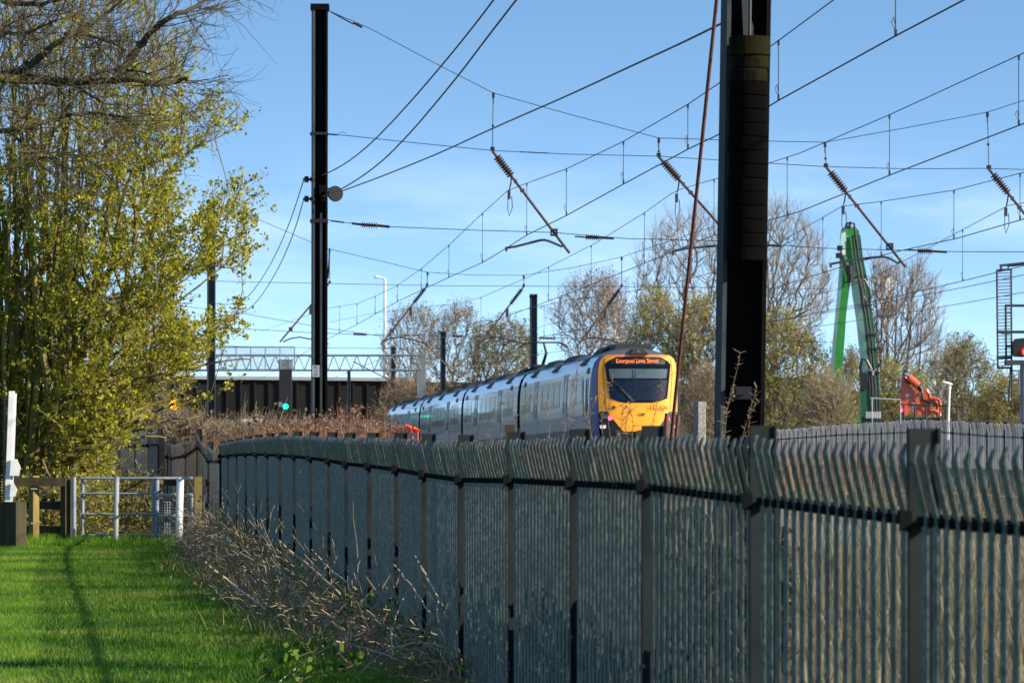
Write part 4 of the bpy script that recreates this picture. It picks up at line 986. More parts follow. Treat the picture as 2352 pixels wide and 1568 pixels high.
# wiper
m_ = MB(); pts_ = [(-.93, 2.74), (-.55, 2.38), (-.20, 1.96)]
m_.line([(x, float(yf(x, z)) - .065, z) for x, z in pts_], [.016, .02, .022], 6); m_.line([(x, float(yf(x, z)) - .06, z) for x, z in ((-.60, 2.36), (-.42, 2.22), (-.14, 1.98))], .02, 5); m_.build('wiper', 'black', cab, False)
MB().disc((-.80, float(yf(.8, 1.79)) - .02, 1.79), (0, 1, 0), .052, .03, 20).build('inspection_cap', 'tr_under', cab, False)
# lamp clusters
for s in (-1, 1):
    rows_ = []
    for z in np.linspace(1.26, 1.655, 6):
        xi = np.interp(z, [1.26, 1.5, 1.655], [.78, .92, 1.02]); xo = np.interp(z, [1.26, 1.655], [1.235, 1.262])
        xs_ = np.linspace(xi, xo, 8); rows_.append([(s * x, float(yf(x, z)) - .022, z) for x in (xs_ if s > 0 else xs_[::-1])])
    cl = MB().grid(np.array(rows_)).build('lamp_cluster', 'black', cab, False, smooth=True)
    xr = 1.115; MB().disc((s * xr, float(yf(xr, 1.5)) - .035, 1.51), (s * -.35, 1, 0), .105, .03, 24).build('headlight', 'lamp_glass', cl, False)
    m_ = MB(); m_.disc((s * xr, float(yf(xr, 1.5)) - .052, 1.51), (s * -.35, 1, 0), .06, .012, 20); m_.build('headlight_bulb', 'tr_dome', cl, False)
    MB().disc((s * .925, float(yf(.925, 1.46)) - .045, 1.445), (s * -.3, 1, 0), .07, .04, 24).build('tail_lamp', 'tail', cl, False)
# roof lamp
q = [(-.30, 3.47), (.30, 3.47), (.17, 3.665), (-.17, 3.665)]
yr = lambda z: -.02 + (z - 3.46) * 2.2
hl = MB().prism([(x, yr(z) - .06, z) for x, z in q], (0, .5, 0)).build('roof_lamp_housing', 'black', cab, False)
q2 = [(-.25, 3.49), (.25, 3.49), (.145, 3.645), (-.145, 3.645)]
MB().prism([(x, yr(z) - .075, z) for x, z in q2], (0, .01, 0)).build('roof_lamp_face', 'tr_under', cab, False)
c_ = (0, yr(3.56) - .085, 3.56); MB().disc(c_, (0, 1, -.45), .058, .02, 20).build('roof_lamp', 'blind', cab, False)
m_ = MB(); m_.prism([(-.62, 1.3, 3.66), (.62, 1.3, 3.66), (.56, 1.3, 3.86), (-.56, 1.3, 3.86)], (0, 2.6, 0)); m_.build('roof_pod', 'tr_under', cab, False)
# lettering on the nose
up = lambda x, z, d=.03: Matrix.Translation((x, float(yf(x, z)) - d, z)) @ Matrix.Rotation(math.radians(90) - tilt, 4, 'X')
text_mesh('fleet_number', '331 106', .19, 'black', cab, up(.62, 1.775, .085) @ Matrix.Rotation(.10, 4, 'Y'), .002)
text_mesh('maker_letters', 'CAF', .125, 'tr_under', cab, up(.06, 1.555), .002, shear=.25, offset=.003)
MB().box((-1.16, .30, .62), (1.16, 1.3, 1.0)).box((-.75, .02, .72), (.75, .4, 1.0)).build('bumper', 'tr_under', cab, False)
m_ = MB(); m_.box((-1.24, .18, 1.12), (-.80, .5, 1.22)); m_.box((.80, .18, 1.12), (1.24, .5, 1.22)); m_.build('step', 'tr_white', cab, False)
m_ = MB(); m_.disc((0, -.1, .9), (0, 1, 0), .16, .5, 16); m_.build('coupler', 'tr_under', cab, False)
for s in (-1, 1):
    for z0, z1 in ((1.72, 2.78),):
        side_patch(2.35, 2.95, z0, z1, .014, s).build('cab_side_window', 'winglass', cars[0], False)
    for yy in (3.15, 2.2):
        m_ = MB(); x = side_x(2.2, s) + s * .05; m_.tubes([(x, yy, 1.55)], [(x, yy, 2.75)], .018, .018, 6); m_.build('grab_rail', 'black', cars[0], False)
# pantograph on the second carriage
pg = thing('pantograph', None, None); pg.parent = tr; pg.location = (0, 27.5, 3.75)
del_keys = [k for k in pg.keys()]
m_ = MB(); m_.box((-.45, -.7, .08), (.45, .7, .18))
for x in (-.4, .4):
    for y in (-.6, .6): m_.disc((x, y, .03), (0, 0, 1), .06, .12, 10)
m_.build('base_frame', 'tr_under', pg, False)
MB().tubes([(0, .5, .2)], [(0, -.75, .62)], .07, .055, 8, True).tubes([(0, -.75, .62)], [(0, .1, 1.02)], .05, .04, 8, True).build('arm', 'regtube', pg, False)
m_ = MB()
for y in (-.08, .22): m_.line([(-.95, y, .86), (-.80, y, .98), (-.6, y, 1.06), (.6, y, 1.06), (.80, y, .98), (.95, y, .86)], .028, 6)
for x in (-.4, .4): m_.tubes([(x, -.08, 1.05)], [(x, .22, 1.05)], .02, .02, 6)
m_.build('collector_head', 'wire', pg, False)
# ---------------------------------------------------------------- trees
def in_poly(pts, poly):
    x, y = pts[:, 0], pts[:, 1]; poly = np.asarray(poly, float); ins = np.zeros(len(pts), bool)
    for (x0, y0), (x1, y1) in zip(poly, np.roll(poly, -1, 0)):
        c = ((y0 > y) != (y1 > y)) & (x < (x1 - x0) * (y - y0) / ((y1 - y0) if y1 != y0 else 1e-9) + x0); ins ^= c
    return ins
def sample_poly(poly, n, rng):
    poly = np.asarray(poly, float); lo = poly.min(0); hi = poly.max(0); out = np.zeros((0, 2))
    while len(out) < n:
        p = lo + (hi - lo) * rng.random((n * 2, 2)); out = np.concatenate([out, p[in_poly(p, poly)]])
    return out[:n]
def skeleton(base, pts, kpath=.35, trunk=None, rng=None, wob=.12):
    """join scattered points to a growing branch system: each goes to the node that keeps branches short and paths straight"""
    base = np.asarray(base, float); nodes = [base]; par = [-1]; plen = [0.0]
    if trunk is not None:
        for t in trunk: nodes.append(np.asarray(t, float)); par.append(len(nodes) - 2); plen.append(plen[-1] + np.linalg.norm(nodes[-1] - nodes[-2]))
    k0 = len(nodes); N = k0 + len(pts)
    X = np.zeros((N, 3)); X[:k0] = nodes; Pr = np.full(N, -1); Pr[:k0] = par; PL = np.zeros(N); PL[:k0] = plen
    order = np.argsort(np.linalg.norm(pts - base, axis=1)); m = k0
    for i in order:
        p = pts[i]; d = p - X[:m]; dist = np.linalg.norm(d, axis=1)
        cost = dist + kpath * PL[:m] + 1.2 * np.maximum(0, -d[:, 2] * .8)
        j = int(np.argmin(cost)); X[m] = p; Pr[m] = j; PL[m] = PL[j] + dist[j]; m += 1
    tips = np.ones(N); load = np.zeros(N); kids = np.zeros(N, int)
    for i in range(N - 1, 0, -1):
        if kids[i] == 0: load[i] = 1
        kids[Pr[i]] += 1; load[Pr[i]] += load[i] + .12
    return X, Pr, load, kids
def limbs(mb, X, Pr, load, r0, pw, rng, n=5, minr=.006, maxr=.5, bow=.08):
    i = np.arange(1, len(X)); a = X[Pr[i]]; b = X[i]
    ra = np.clip(r0 * load[Pr[i]] ** pw, minr, maxr); rb = np.clip(r0 * load[i] ** pw, minr, maxr); ra = np.minimum(ra, rb * 1.7)
    L = np.linalg.norm(b - a, axis=1, keepdims=True); mid = (a + b) / 2 + rng.normal(0, 1, a.shape) * L * bow
    rm = (ra + rb) / 2; big = rb > .03
    for sel, nn in ((big, max(n, 6)), (~big, 3)):
        mb.tubes(a[sel], mid[sel], ra[sel], rm[sel], nn); mb.tubes(mid[sel], b[sel], rm[sel], rb[sel], nn)
    return mid
def twigs(X, Pr, sel, per, L, rng, up=.3, spread=.7):
    """short side shoots continuing from the chosen nodes"""
    i = np.repeat(np.nonzero(sel)[0], per); d = X[i] - X[np.maximum(Pr[i], 0)]; d /= np.maximum(np.linalg.norm(d, axis=1, keepdims=True), 1e-6)
    d = d + rng.normal(0, spread, d.shape) * .7; d[:, 2] += up; d /= np.linalg.norm(d, axis=1, keepdims=True)
    t = rng.random((len(i), 1)) * .9; a = X[i] * (1 - t) + X[np.maximum(Pr[i], 0)] * t
    l = L * rng.uniform(.4, 1.2, (len(i), 1)); m = a + d * l * .5; d2 = d + rng.normal(0, .3, d.shape); d2[:, 2] += up * .5; d2 /= np.linalg.norm(d2, axis=1, keepdims=True)
    return a, m, m + d2 * l * .5
def tree(name, label, cat, base_uv, poly, Z, depth, n, seed, bark, twig, leaf=None, leaf_n=0, leaf_s=.08, trunk=None, r0=.018, pw=.45, per=4, L=.6, up=.35, kpath=.35, twr=.008, group=None, base_z=None, leafsel=None, bow=.08, leaf_lo=None, maxr=.5, spread=.7, fine=1.0, extra=None):
    rng = SEED(seed)
    b = P(base_uv[0], base_uv[1], Z)
    if base_z is not None: b[2] = base_z
    uv = sample_poly(poly, n, rng)
    if extra is not None: uv = np.concatenate([uv, extra]); n = len(uv)
    c0 = np.mean(np.asarray(poly, float), 0)
    hw = (np.asarray(poly)[:, 0].max() - np.asarray(poly)[:, 0].min()) / 2
    rel = np.clip(1 - ((uv[:, 0] - c0[0]) / hw) ** 2, .15, 1) ** .5
    dz = rng.uniform(-1, 1, n) * depth * rel
    pts = np.array([P(u, v, Z + d) for (u, v), d in zip(uv, dz)])
    tk = None if trunk is None else [P(u, v, Z) for u, v in trunk]
    X, Pr, load, kids = skeleton(b, pts, kpath, tk, rng)
    root = thing(name, label, cat, b, group)
    mb = MB(); limbs(mb, X, Pr, load, r0, pw, rng, minr=twr * 1.3, bow=bow, maxr=maxr); mb.build('trunk', bark, root)
    mb = MB(); sel = load < 6; sel[0] = False
    a, m, e_ = twigs(X, Pr, sel, per, L, rng, up, spread)
    mb.tubes(a, m, twr, twr * .8, 3); mb.tubes(m, e_, twr * .8, twr * .5, 3)
    a2, m2, e2 = None, None, None
    # finer side twigs
    k = rng.integers(0, len(m), int(len(m) * fine)); d = (e_ - a)[k] * .5 + rng.normal(0, L * .22, (len(k), 3)); d[:, 2] += up * L * .2
    mb.tubes(m[k], m[k] + d, twr * .7, twr * .45, 3)
    mb.build('twigs', twig, root)
    if leaf:
        src = np.concatenate([m, e_, m[k] + d])
        if leaf_lo is not None: src = src[rng.random(len(src)) < leaf_lo(src)]
        c = src[rng.integers(0, len(src), leaf_n)] + rng.normal(0, leaf_s * .7, (leaf_n, 3))
        MB().leaves(c, leaf_s, rng, .7).build('foliage', leaf, root)
    return root

# the hawthorn on the left: many stems fanning out from one foot
hw_poly = [(-160, -80), (280, -60), (400, 60), (415, 160), (425, 225), (440, 262), (430, 300), (415, 340), (412, 400), (410, 470), (408, 540), (412, 585), (410, 640), (408, 700), (410, 760), (415, 800), (430, 835), (480, 872), (440, 868), (395, 860), (340, 900), (300, 985), (262, 1020), (262, 1085), (200, 1096), (20, 1100), (-160, 1096)]
rng = SEED(31)
def bottomdense(src):
    v = 1025 - (src[:, 2] - EYE) * F / src[:, 1]; u = 1176 + src[:, 0] * F / src[:, 1]
    return np.clip((v - 60 - np.clip(250 - u, 0, 250) * .5) / 430, .13, 1)
spur = []
for u, v in ((482, 196), (500, 222), (535, 248), (548, 242), (540, 290), (552, 330), (560, 372), (565, 415), (572, 455), (568, 500), (570, 528), (582, 578), (560, 610), (556, 650), (545, 690), (535, 720), (530, 745), (512, 800), (500, 850), (520, 886), (505, 900), (455, 150), (462, 110), (450, 60)):
    a = rng.uniform(-.15, .75)
    if rng.random() < .22: continue
    for k_ in range(14 if v < 820 else 5): spur.append((u - k_ * 13 * math.cos(a) + rng.normal(0, 4), v + k_ * 13 * math.sin(a) + rng.normal(0, 4)))
hawth = tree('hawthorn_tree', 'big leafy hawthorn with yellow green young leaves fanning out above the wooden fence', 'tree', (100, 1150), hw_poly, 74, 2.8, 3000, 31, 'bark_moss', 'twig_olive', 'leaf_yg', 92000, .068,
     fine=.6, r0=.0052, pw=.50, per=2, L=.52, up=.22, kpath=.55, twr=.0066, base_z=0, leaf_lo=bottomdense, extra=np.array(spur), bow=.05, maxr=.2)
# extra mossy stems seen inside the crown
mb = MB(); rng = SEED(33)
for k in range(26):
    x0 = 60 + rng.uniform(-70, 110); u1 = x0 + rng.uniform(-110, 60) + (80 if k % 3 == 0 else 0); v1 = rng.uniform(-60, 420)
    t = np.linspace(0, 1, 14); uu = x0 + (u1 - x0) * t ** 1.3 + np.cumsum(rng.normal(0, 4, 14)); vv = 1130 + (v1 - 1130) * t
    mb.line([P(a, b, 74 + rng.uniform(-.3, .3) + (k % 5 - 2) * .5) for a, b in zip(uu, vv)], np.linspace(.075, .018, 14) * rng.uniform(.6, 1.2), 6)
for k in range(26):
    u0, v0 = 110 + rng.uniform(-30, 90), 1080 - rng.uniform(0, 330); ang = rng.uniform(.25, .95); Lp = rng.uniform(180, 420)
    t = np.linspace(0, 1, 12); uu = u0 + Lp * t * math.cos(ang); vv = v0 - Lp * (t * math.sin(ang) * .9 - .12 * t * t) + np.cumsum(rng.normal(0, 3, 12))
    mb.line([P(a, b, 73.2 + rng.uniform(-.2, .2) + (k % 4 - 1.5) * .5) for a, b in zip(uu, vv)], np.linspace(.043, .010, 12) * rng.uniform(.6, 1.2), 5)
mb.build('stems', 'bark_moss', hawth)

# bare tree whose dark limbs hang in from the top left, nearer than the hawthorn
Zt = 50.0; rng = SEED(35)
lt = thing('bare_tree', 'bare tree with dark mossy limbs reaching in across the top left corner', 'tree', (P(-330, 0, Zt)[0], Zt, 0))
mainl = [([(-330, 1200), (-320, 700), (-250, 300), (-120, 170), (-10, 178), (95, 183), (180, 190), (262, 186), (330, 182), (360, 196), (410, 186), (432, 178)], .085),
         ([(-120, 170), (-10, 175), (55, 165), (115, 110), (170, 75), (235, 40), (290, -10)], .06), ([(-320, 500), (-200, 420), (-60, 300), (20, 300), (90, 285), (150, 265), (230, 258), (300, 272)], .05),
         ([(262, 186), (310, 120), (345, 75), (380, 45), (440, 20), (470, 2), (500, -12)], .055), ([(55, 165), (120, 182), (190, 205), (230, 235), (290, 250)], .035), ([(-60, 130), (0, 76), (60, 78), (110, 55), (180, 30)], .03),
         ([(-40, -20), (20, 6), (80, 12), (150, -4)], .06), ([(20, 300), (50, 330), (90, 362), (135, 362), (170, 344)], .022), ([(180, 190), (240, 160), (300, 160), (350, 172)], .03), ([(150, 78), (200, 80), (250, 96), (290, 118)], .03), ([(-30, 120), (10, 60), (40, 50)], .025)]
mb = MB(); starts = []
for pl, r in mainl:
    pl = np.array(pl, float); t = np.arange(len(pl)); tt = np.linspace(0, len(pl) - 1, (len(pl) - 1) * 4 + 1)
    uv = np.stack([np.interp(tt, t, pl[:, 0]), np.interp(tt, t, pl[:, 1])], 1)
    uv[1:-1] = (uv[:-2] + 2 * uv[1:-1] + uv[2:]) / 4; uv[1:-1] += rng.normal(0, 1.2, uv[1:-1].shape)
    w3 = np.array([P(u, v, Zt + .25 * math.sin(i * .35)) for i, (u, v) in enumerate(uv)])
    mb.line(w3, np.linspace(r, r * .28, len(w3)), 8); starts += [(w3[i], w3[i + 1] - w3[i]) for i in range(8 if pl[0][0] < -200 else 1, len(w3) - 1)]
mb.build('limbs', 'bark_dark', lt)
mb = MB()
def ramify(p, d, L, r, lv):
    d = d / np.linalg.norm(d); q = curve(p, d, L, 5, -.02, .16, rng); mb.line(q, np.linspace(r, r * .5, 6), 3, False)
    if lv:
        for _ in range(4):
            i = rng.integers(1, 6); dd = (q[i] - q[i - 1]); dd = dd / np.linalg.norm(dd) + rng.normal(0, .55, 3); ramify(q[i], dd, L * rng.uniform(.4, .7), r * .6, lv - 1)
for p, d in starts:
    for _ in range(1):
        dd = d / np.linalg.norm(d) + rng.normal(0, .6, 3); dd[2] -= .1; ramify(p, dd, rng.uniform(.45, 1.2), .009, 2)
mb.build('twigs', 'twig_dark', lt)

# trees beyond the railway
tree('bare_tree', 'distant trees edge behind the hawthorn, tallest bare crown left of the slim mast', 'tree', (380, 1060), [(290, 850), (310, 760), (360, 720), (410, 730), (440, 780), (450, 870), (400, 930), (310, 920)], 268, 3.0, 420, 81, 'bark_grey', 'twig_grey', 'leaf_d', 5000, .13, r0=.016, pw=.42, per=4, L=1.1, up=.5, twr=.012)
tree('bare_tree', 'distant olive crown glimpsed through the middle of the hawthorn', 'tree', (240, 1060), [(150, 820), (170, 700), (220, 660), (280, 680), (300, 800), (290, 920), (170, 930)], 285, 3.0, 420, 82, 'bark_grey', 'twig_grey', 'leaf_d', 6000, .13, r0=.016, pw=.42, per=4, L=1.1, up=.5, twr=.012)
tree('bare_tree', 'distant dark crown glimpsed at the left side of the hawthorn', 'tree', (90, 1060), [(0, 820), (20, 700), (80, 660), (140, 690), (160, 800), (140, 930), (20, 930)], 300, 3.0, 420, 83, 'bark_grey', 'twig_grey', 'leaf_d', 6000, .13, r0=.016, pw=.42, per=4, L=1.1, up=.5, twr=.012)
G = 'trees beyond the railway'
tree('bare_tree', 'tall bare tree standing behind the rust red stay rod', 'tree', (1590, 1060), [(1455, 700), (1462, 610), (1470, 555), (1520, 505), (1560, 495), (1612, 482), (1648, 510), (1700, 520), (1705, 640), (1690, 780), (1640, 880), (1560, 850), (1490, 780)], 205, 3.2, 700, 41, 'bark_grey', 'twig_grey', r0=.013, pw=.42, per=4, L=1.0, up=.75, twr=.008, kpath=.5, fine=.6, trunk=[(1592, 980), (1595, 880), (1590, 800)], group=G)
tree('bare_tree', 'tall bare spreading tree between the thick mast and the green machine', 'tree', (1775, 1060), [(1700, 560), (1745, 470), (1790, 462), (1845, 505), (1882, 555), (1908, 640), (1905, 720), (1850, 800), (1780, 850), (1720, 800)], 200, 3.0, 700, 42, 'bark_grey', 'twig_grey', r0=.013, pw=.42, per=4, L=1.0, up=.7, twr=.008, kpath=.5, fine=.6, trunk=[(1772, 960), (1768, 860), (1765, 780)], group=G)
tree('bare_tree', 'smaller bare tree with pinkish twigs above the train roof', 'tree', (1375, 1060), [(1262, 740), (1290, 670), (1340, 640), (1400, 636), (1442, 690), (1450, 800), (1405, 870), (1300, 850)], 250, 3.0, 380, 43, 'bark_brown', 'twig_brown', 'leaf_br', 2500, .10, r0=.015, pw=.42, per=4, L=1.1, up=.6, twr=.010, kpath=.45, trunk=[(1376, 900), (1380, 800)], group=G)
tree('birch_tree', 'slim white stemmed birch beside the smaller bare tree', 'tree', (1402, 1060), [(1370, 700), (1400, 640), (1430, 700), (1430, 800), (1380, 800)], 245, 1.2, 130, 44, 'birch', 'twig_brown', r0=.02, pw=.35, per=4, L=.9, up=.3, twr=.011, trunk=[(1406, 880), (1412, 780), (1410, 700)], group=G)
tree('bare_tree', 'twiggy tree standing behind the street lamp end of the train', 'tree', (950, 1060), [(870, 840), (885, 760), (905, 722), (945, 708), (985, 712), (1000, 780), (990, 880), (900, 900)], 335, 3.0, 330, 45, 'bark_brown', 'twig_grey', 'leaf_br', 3000, .12, r0=.018, pw=.4, per=4, L=1.2, up=.8, twr=.011, trunk=[(952, 940), (955, 860)], group=G)
tree('bare_tree', 'budding tree left of the middle distance mast with hazy tan twigs', 'tree', (1040, 1060), [(975, 800), (1000, 725), (1045, 702), (1085, 722), (1110, 770), (1100, 880), (1000, 900)], 340, 3.0, 330, 46, 'bark_brown', 'twig_grey', 'leaf_br', 4500, .12, r0=.018, pw=.4, per=4, L=1.2, up=.8, twr=.011, trunk=[(1042, 940), (1040, 860)], group=G)
tree('shrub', 'olive leafed shrub tree left of the mast behind the train', 'tree', (1150, 1060), [(1075, 800), (1110, 760), (1160, 738), (1205, 750), (1222, 800), (1215, 880), (1090, 900)], 310, 3.0, 520, 47, 'bark_brown', 'twig_brown', 'leaf_d', 5200, .15, r0=.018, pw=.4, per=4, L=1.0, up=.3, twr=.010, group=G)
tree('bare_tree', 'tall cluster stemmed bare tree right of the green machine', 'tree', (2028, 1060), [(1990, 640), (2010, 600), (2050, 620), (2080, 625), (2110, 592), (2145, 660), (2168, 720), (2160, 800), (2120, 880), (2040, 880), (2000, 800)], 235, 2.6, 420, 48, 'bark_grey', 'twig_brown', r0=.014, pw=.42, per=4, L=1.1, up=.7, twr=.012, kpath=.6, trunk=[(2026, 960), (2030, 860), (2035, 760)], group=G)
mb = MB(); rng = SEED(49)
for (u0, u1, vt) in ((2050, 2062, 640), (2072, 2098, 620), (2018, 2012, 640), (2095, 2120, 700)):
    t = np.linspace(0, 1, 12); mb.line([P(u0 + (u1 - u0) * a + rng.normal(0, 1), 1050 + (vt - 1050) * a, 236) for a in t], np.linspace(.13, .03, 12), 6)
r_ = thing('saplings', 'group of straight leaning poles of young trees right of the antenna mast', 'young trees', P(2060, 1050, 236)); mb.build('trunk', 'bark_grey', r_)
S_ = 'shrubs beyond the railway'
def shrub(lab, poly, Z, n, seed, leaf, ln, ls=.15, tw='twig_brown', per=3, twr=.010, L=.8, up=.5, r0=.010):
    poly = np.asarray(poly, float); bu = poly[:, 0].mean()
    return tree('shrub', lab, 'shrub', (bu, 1055), poly, Z, 1.8, n, seed, 'bark_brown', tw, leaf, int(ln * (1.5 if ls > .12 else 1.4)), ls * .68 if ls > .12 else ls, r0=r0, maxr=.1, pw=.4, per=per, L=L, up=up, twr=twr, kpath=.5, group=S_)
shrub('green willow bush behind the cab roof of the train', [(1432, 860), (1440, 740), (1465, 700), (1500, 672), (1540, 690), (1570, 740), (1575, 860), (1500, 960)], 190, 420, 51, 'leaf_g', 3200, .15)
shrub('tall yellow green willow growing just right of the cab', [(1562, 980), (1560, 780), (1585, 700), (1618, 690), (1640, 740), (1640, 860), (1630, 980)], 188, 360, 52, 'leaf_g', 2600, .15)
shrub('reddish bare bush behind the concrete post', [(1580, 1000), (1590, 880), (1620, 850), (1660, 870), (1665, 1000)], 170, 260, 53, 'leaf_br', 300, .1, 'twig_brown', 5)
shrub('large yellow green willow thicket right of the thick mast', [(1738, 1000), (1735, 800), (1760, 745), (1800, 720), (1850, 760), (1880, 790), (1900, 860), (1905, 1000)], 186, 620, 54, 'leaf_g', 5600, .15)
shrub('tawny twiggy bush in front of the left green boom', [(1850, 1000), (1862, 900), (1890, 850), (1925, 870), (1948, 900), (1958, 1000)], 172, 300, 55, 'leaf_g', 900, .13, 'twig_grey', 5)
shrub('bush seen between the two green booms', [(1925, 1000), (1930, 830), (1950, 800), (1975, 830), (1985, 900), (1990, 1000)], 215, 260, 56, 'leaf_d', 2000, .15)
shrub('yellow green bush behind the feet of the tall bare tree', [(2000, 1000), (2010, 860), (2040, 830), (2080, 870), (2110, 860), (2130, 900), (2140, 1000)], 225, 460, 57, 'leaf_g', 3600, .16)
shrub('brownish tangle behind the white lamp', [(2110, 1000), (2115, 860), (2150, 820), (2185, 790), (2215, 830), (2225, 1000)], 228, 420, 58, 'leaf_g', 1500, .15, 'twig_grey', 5)
shrub('dark green hawthorn bush left of the ladder cage', [(2170, 1000), (2172, 850), (2185, 800), (2210, 776), (2240, 800), (2262, 820), (2290, 870), (2300, 1000)], 215, 520, 59, 'leaf_d', 4200, .15)
shrub('low green bushes at the right edge behind the signal', [(2255, 1000), (2262, 900), (2290, 880), (2330, 870), (2380, 880), (2400, 1000)], 200, 460, 60, 'leaf_g', 3600, .15)
shrub('brown scrub beside the tail of the train', [(860, 1000), (872, 905), (905, 880), (960, 880), (1000, 900), (1010, 1000)], 300, 380, 61, 'leaf_br', 1500, .16, 'twig_brown', 4, .016)
# hedge of brown scrub behind the brown palisade
shrub('brown scrub rising behind the brown palisade panels', [(270, 1080), (280, 975), (330, 958), (400, 968), (470, 976), (520, 984), (640, 988), (700, 990), (700, 1080)], 105, 700, 62, 'leaf_br', 2400, .10, 'twig_brown', 5, .009, .6)
shrub('dark bush added for the shadowed grass behind the kissing gate', [(265, 1240), (255, 1120), (290, 1096), (340, 1104), (352, 1160), (358, 1240)], 75, 320, 63, 'leaf_d', 2600, .06, 'twig_brown', 4, .004, .3, r0=.003)  # growth added to stand for shadowed grass behind the gate
shrub('low leafy undergrowth behind the timber fence', [(-60, 1240), (-60, 1130), (40, 1108), (150, 1112), (250, 1118), (262, 1240)], 71.5, 500, 64, 'leaf_yg', 4200, .065, 'twig_brown', 4, .004, .3, r0=.003)
# wooded hill on the horizon
yy = np.linspace(-1, 1, 90); Zh = 1500.
ridge = np.array([[P(1176 + 2600 * a, 1030, Zh + 260 * b) * (1, 1, 0) + np.array([0, 0, max(0, (24 + 6 * math.sin(a * 9) + 3 * math.sin(a * 31) + 1.6 * math.sin(a * 97 + b)) * (1 - abs(b - .1)) ** .7)]) for b in np.linspace(-1, 1, 9)] for a in np.linspace(-1.6, 1.6, 420)])
tag(MB().grid(ridge).build('hill', 'hill'), kind='structure')
# ---------------------------------------------------------------- gate and timber fence on the left
Zf_ = 69.0
def ps(u, v, dz=0.0): return P(u, v, Zf_ + dz)
tf = thing('timber_fence', 'mossy three rail timber fence left of the kissing gate', 'fence', (ps(100, 1240)[0], Zf_, 0))
def bar(u0, v0, u1, v1, h, th, dz=0.0):
    a, b = ps(u0, v0, dz), ps(u1, v1, dz); hz = h * Zf_ / F / 2
    return [a + (0, 0, -hz), b + (0, 0, -hz), b + (0, 0, hz), a + (0, 0, hz)], (0, th, 0)
for u, wd, vt, mt in ((78, 24, 1092, 'wood_post'), (152, 26, 1096, 'wood_dark')):
    p = ps(u, vt); w_ = wd * Zf_ / F; cs, sn = math.cos(.75), math.sin(.75)
    q = [(p[0] + (a * cs - b * sn) * w_ * .36, Zf_ + (a * sn + b * cs) * w_ * .36, 0) for a, b in ((-1, -1), (1, -1), (1, 1), (-1, 1))]
    MB().prism(q, (0, 0, p[2])).build('post', mt, tf)
for v0, v1, h in ((1106, 1106, 20), (1160, 1160, 18), (1213, 1217, 17)):
    q, o = bar(28, v0, 150, v1, h, .04, .14 if h != 20 else -.16); MB().prism(q, o).build('rail', 'wood_dark', tf)
m_ = MB()
for v in (1122, 1201):
    c = ps(78, v, -.16); m_.cbox(c, (.11, .02, .025))
m_.build('nail_plate', 'tube', tf)
# pale boards glimpsed behind
pb = thing('board_fence', 'pale slatted boards glimpsed behind the mossy timber fence', 'fence', (ps(120, 1240, 1.6)[0], Zf_ + 1.6, 0))
for u in (102, 121, 138, 62):
    a = P(u, 1115, Zf_ + 1.6); m_ = MB(); m_.box((a[0] - .04, Zf_ + 1.6, 0), (a[0] + .045, Zf_ + 1.63, a[2])); m_.build('board', 'wood_dark', pb)
for v in (1138, 1190):
    a, b = P(45, v, Zf_ + 1.6), P(148, v, Zf_ + 1.6); m_ = MB(); m_.box((a[0], Zf_ + 1.55, a[2] - .05), (b[0], Zf_ + 1.58, a[2] + .05)); m_.build('board_rail', 'wood_dark', pb)
# squat timber block
Zk = 66.0
p = P(18, 1250, Zk); m_ = MB(); m_.prism([(p[0] - .6, Zk, 0), (p[0] + .18, Zk - .35, 0), (p[0] + .31, Zk + .05, 0), (p[0] - .45, Zk + .45, 0)], (0, 0, P(0, 1152, Zk)[2]))
tag(m_.build('timber_block', 'wood_dark', origin=(p[0], Zk, 0)), 'squat dark timber block at the left edge of the lawn', 'block')
# tall white post with a hinge plate and dark mesh panel beside it
Zw = 68.2
wp = thing('metal_post', 'tall white steel post at the left edge standing beside a dark mesh panel', 'post', (P(22, 1240, Zw)[0], Zw, 0))
a = P(30, 898, Zw); b = P(17, 1250, Zw); off = np.array([a[0] - b[0], 0, a[2]])
m_ = MB(); m_.prism([(b[0] - .06, Zw - .1, 0), (b[0] + .03, Zw - .1, 0), (b[0] + .03, Zw, 0), (b[0] - .06, Zw, 0)], off); m_.build('post', 'white_metal', wp)
m_ = MB(); m_.prism([(b[0] + .033, Zw - .07, 0), (b[0] + .07, Zw - .07, 0), (b[0] + .07, Zw - .03, 0), (b[0] + .033, Zw - .03, 0)], off * .985); m_.build('flange', 'white_metal', wp)
for v0, v1, u1 in ((1054, 1092, 47), (1108, 1140, 39)):
    q = [P(25, v0, Zw - .15), P(u1 - 8, v0, Zw - .15), P(u1, (v0 + v1) / 2, Zw - .15), P(u1 - 4, v1, Zw - .15), P(22, v1, Zw - .15)]
    MB().prism(q, (0, .03, 0)).build('hinge_plate', 'white_metal', wp)
mp_ = thing('mesh_panel', 'dark blue grey mesh panel cut off by the left edge', 'fence panel', (P(-20, 1250, Zw + .1)[0], Zw + .1, 0))
m_ = MB()
x0, x1 = P(-90, 0, Zw + .1)[0], P(9, 0, Zw + .1)[0]; zt = P(0, 905, Zw + .1)[2]
for x in np.linspace(x0, x1, 12): m_.box((x - .014, Zw + .1, 0), (x + .014, Zw + .12, zt))
for z in np.linspace(.1, zt - .02, 50): m_.box((x0, Zw + .07, z - .010), (x1, Zw + .098, z + .010))
m_.build('mesh', 'galv_post', mp_)
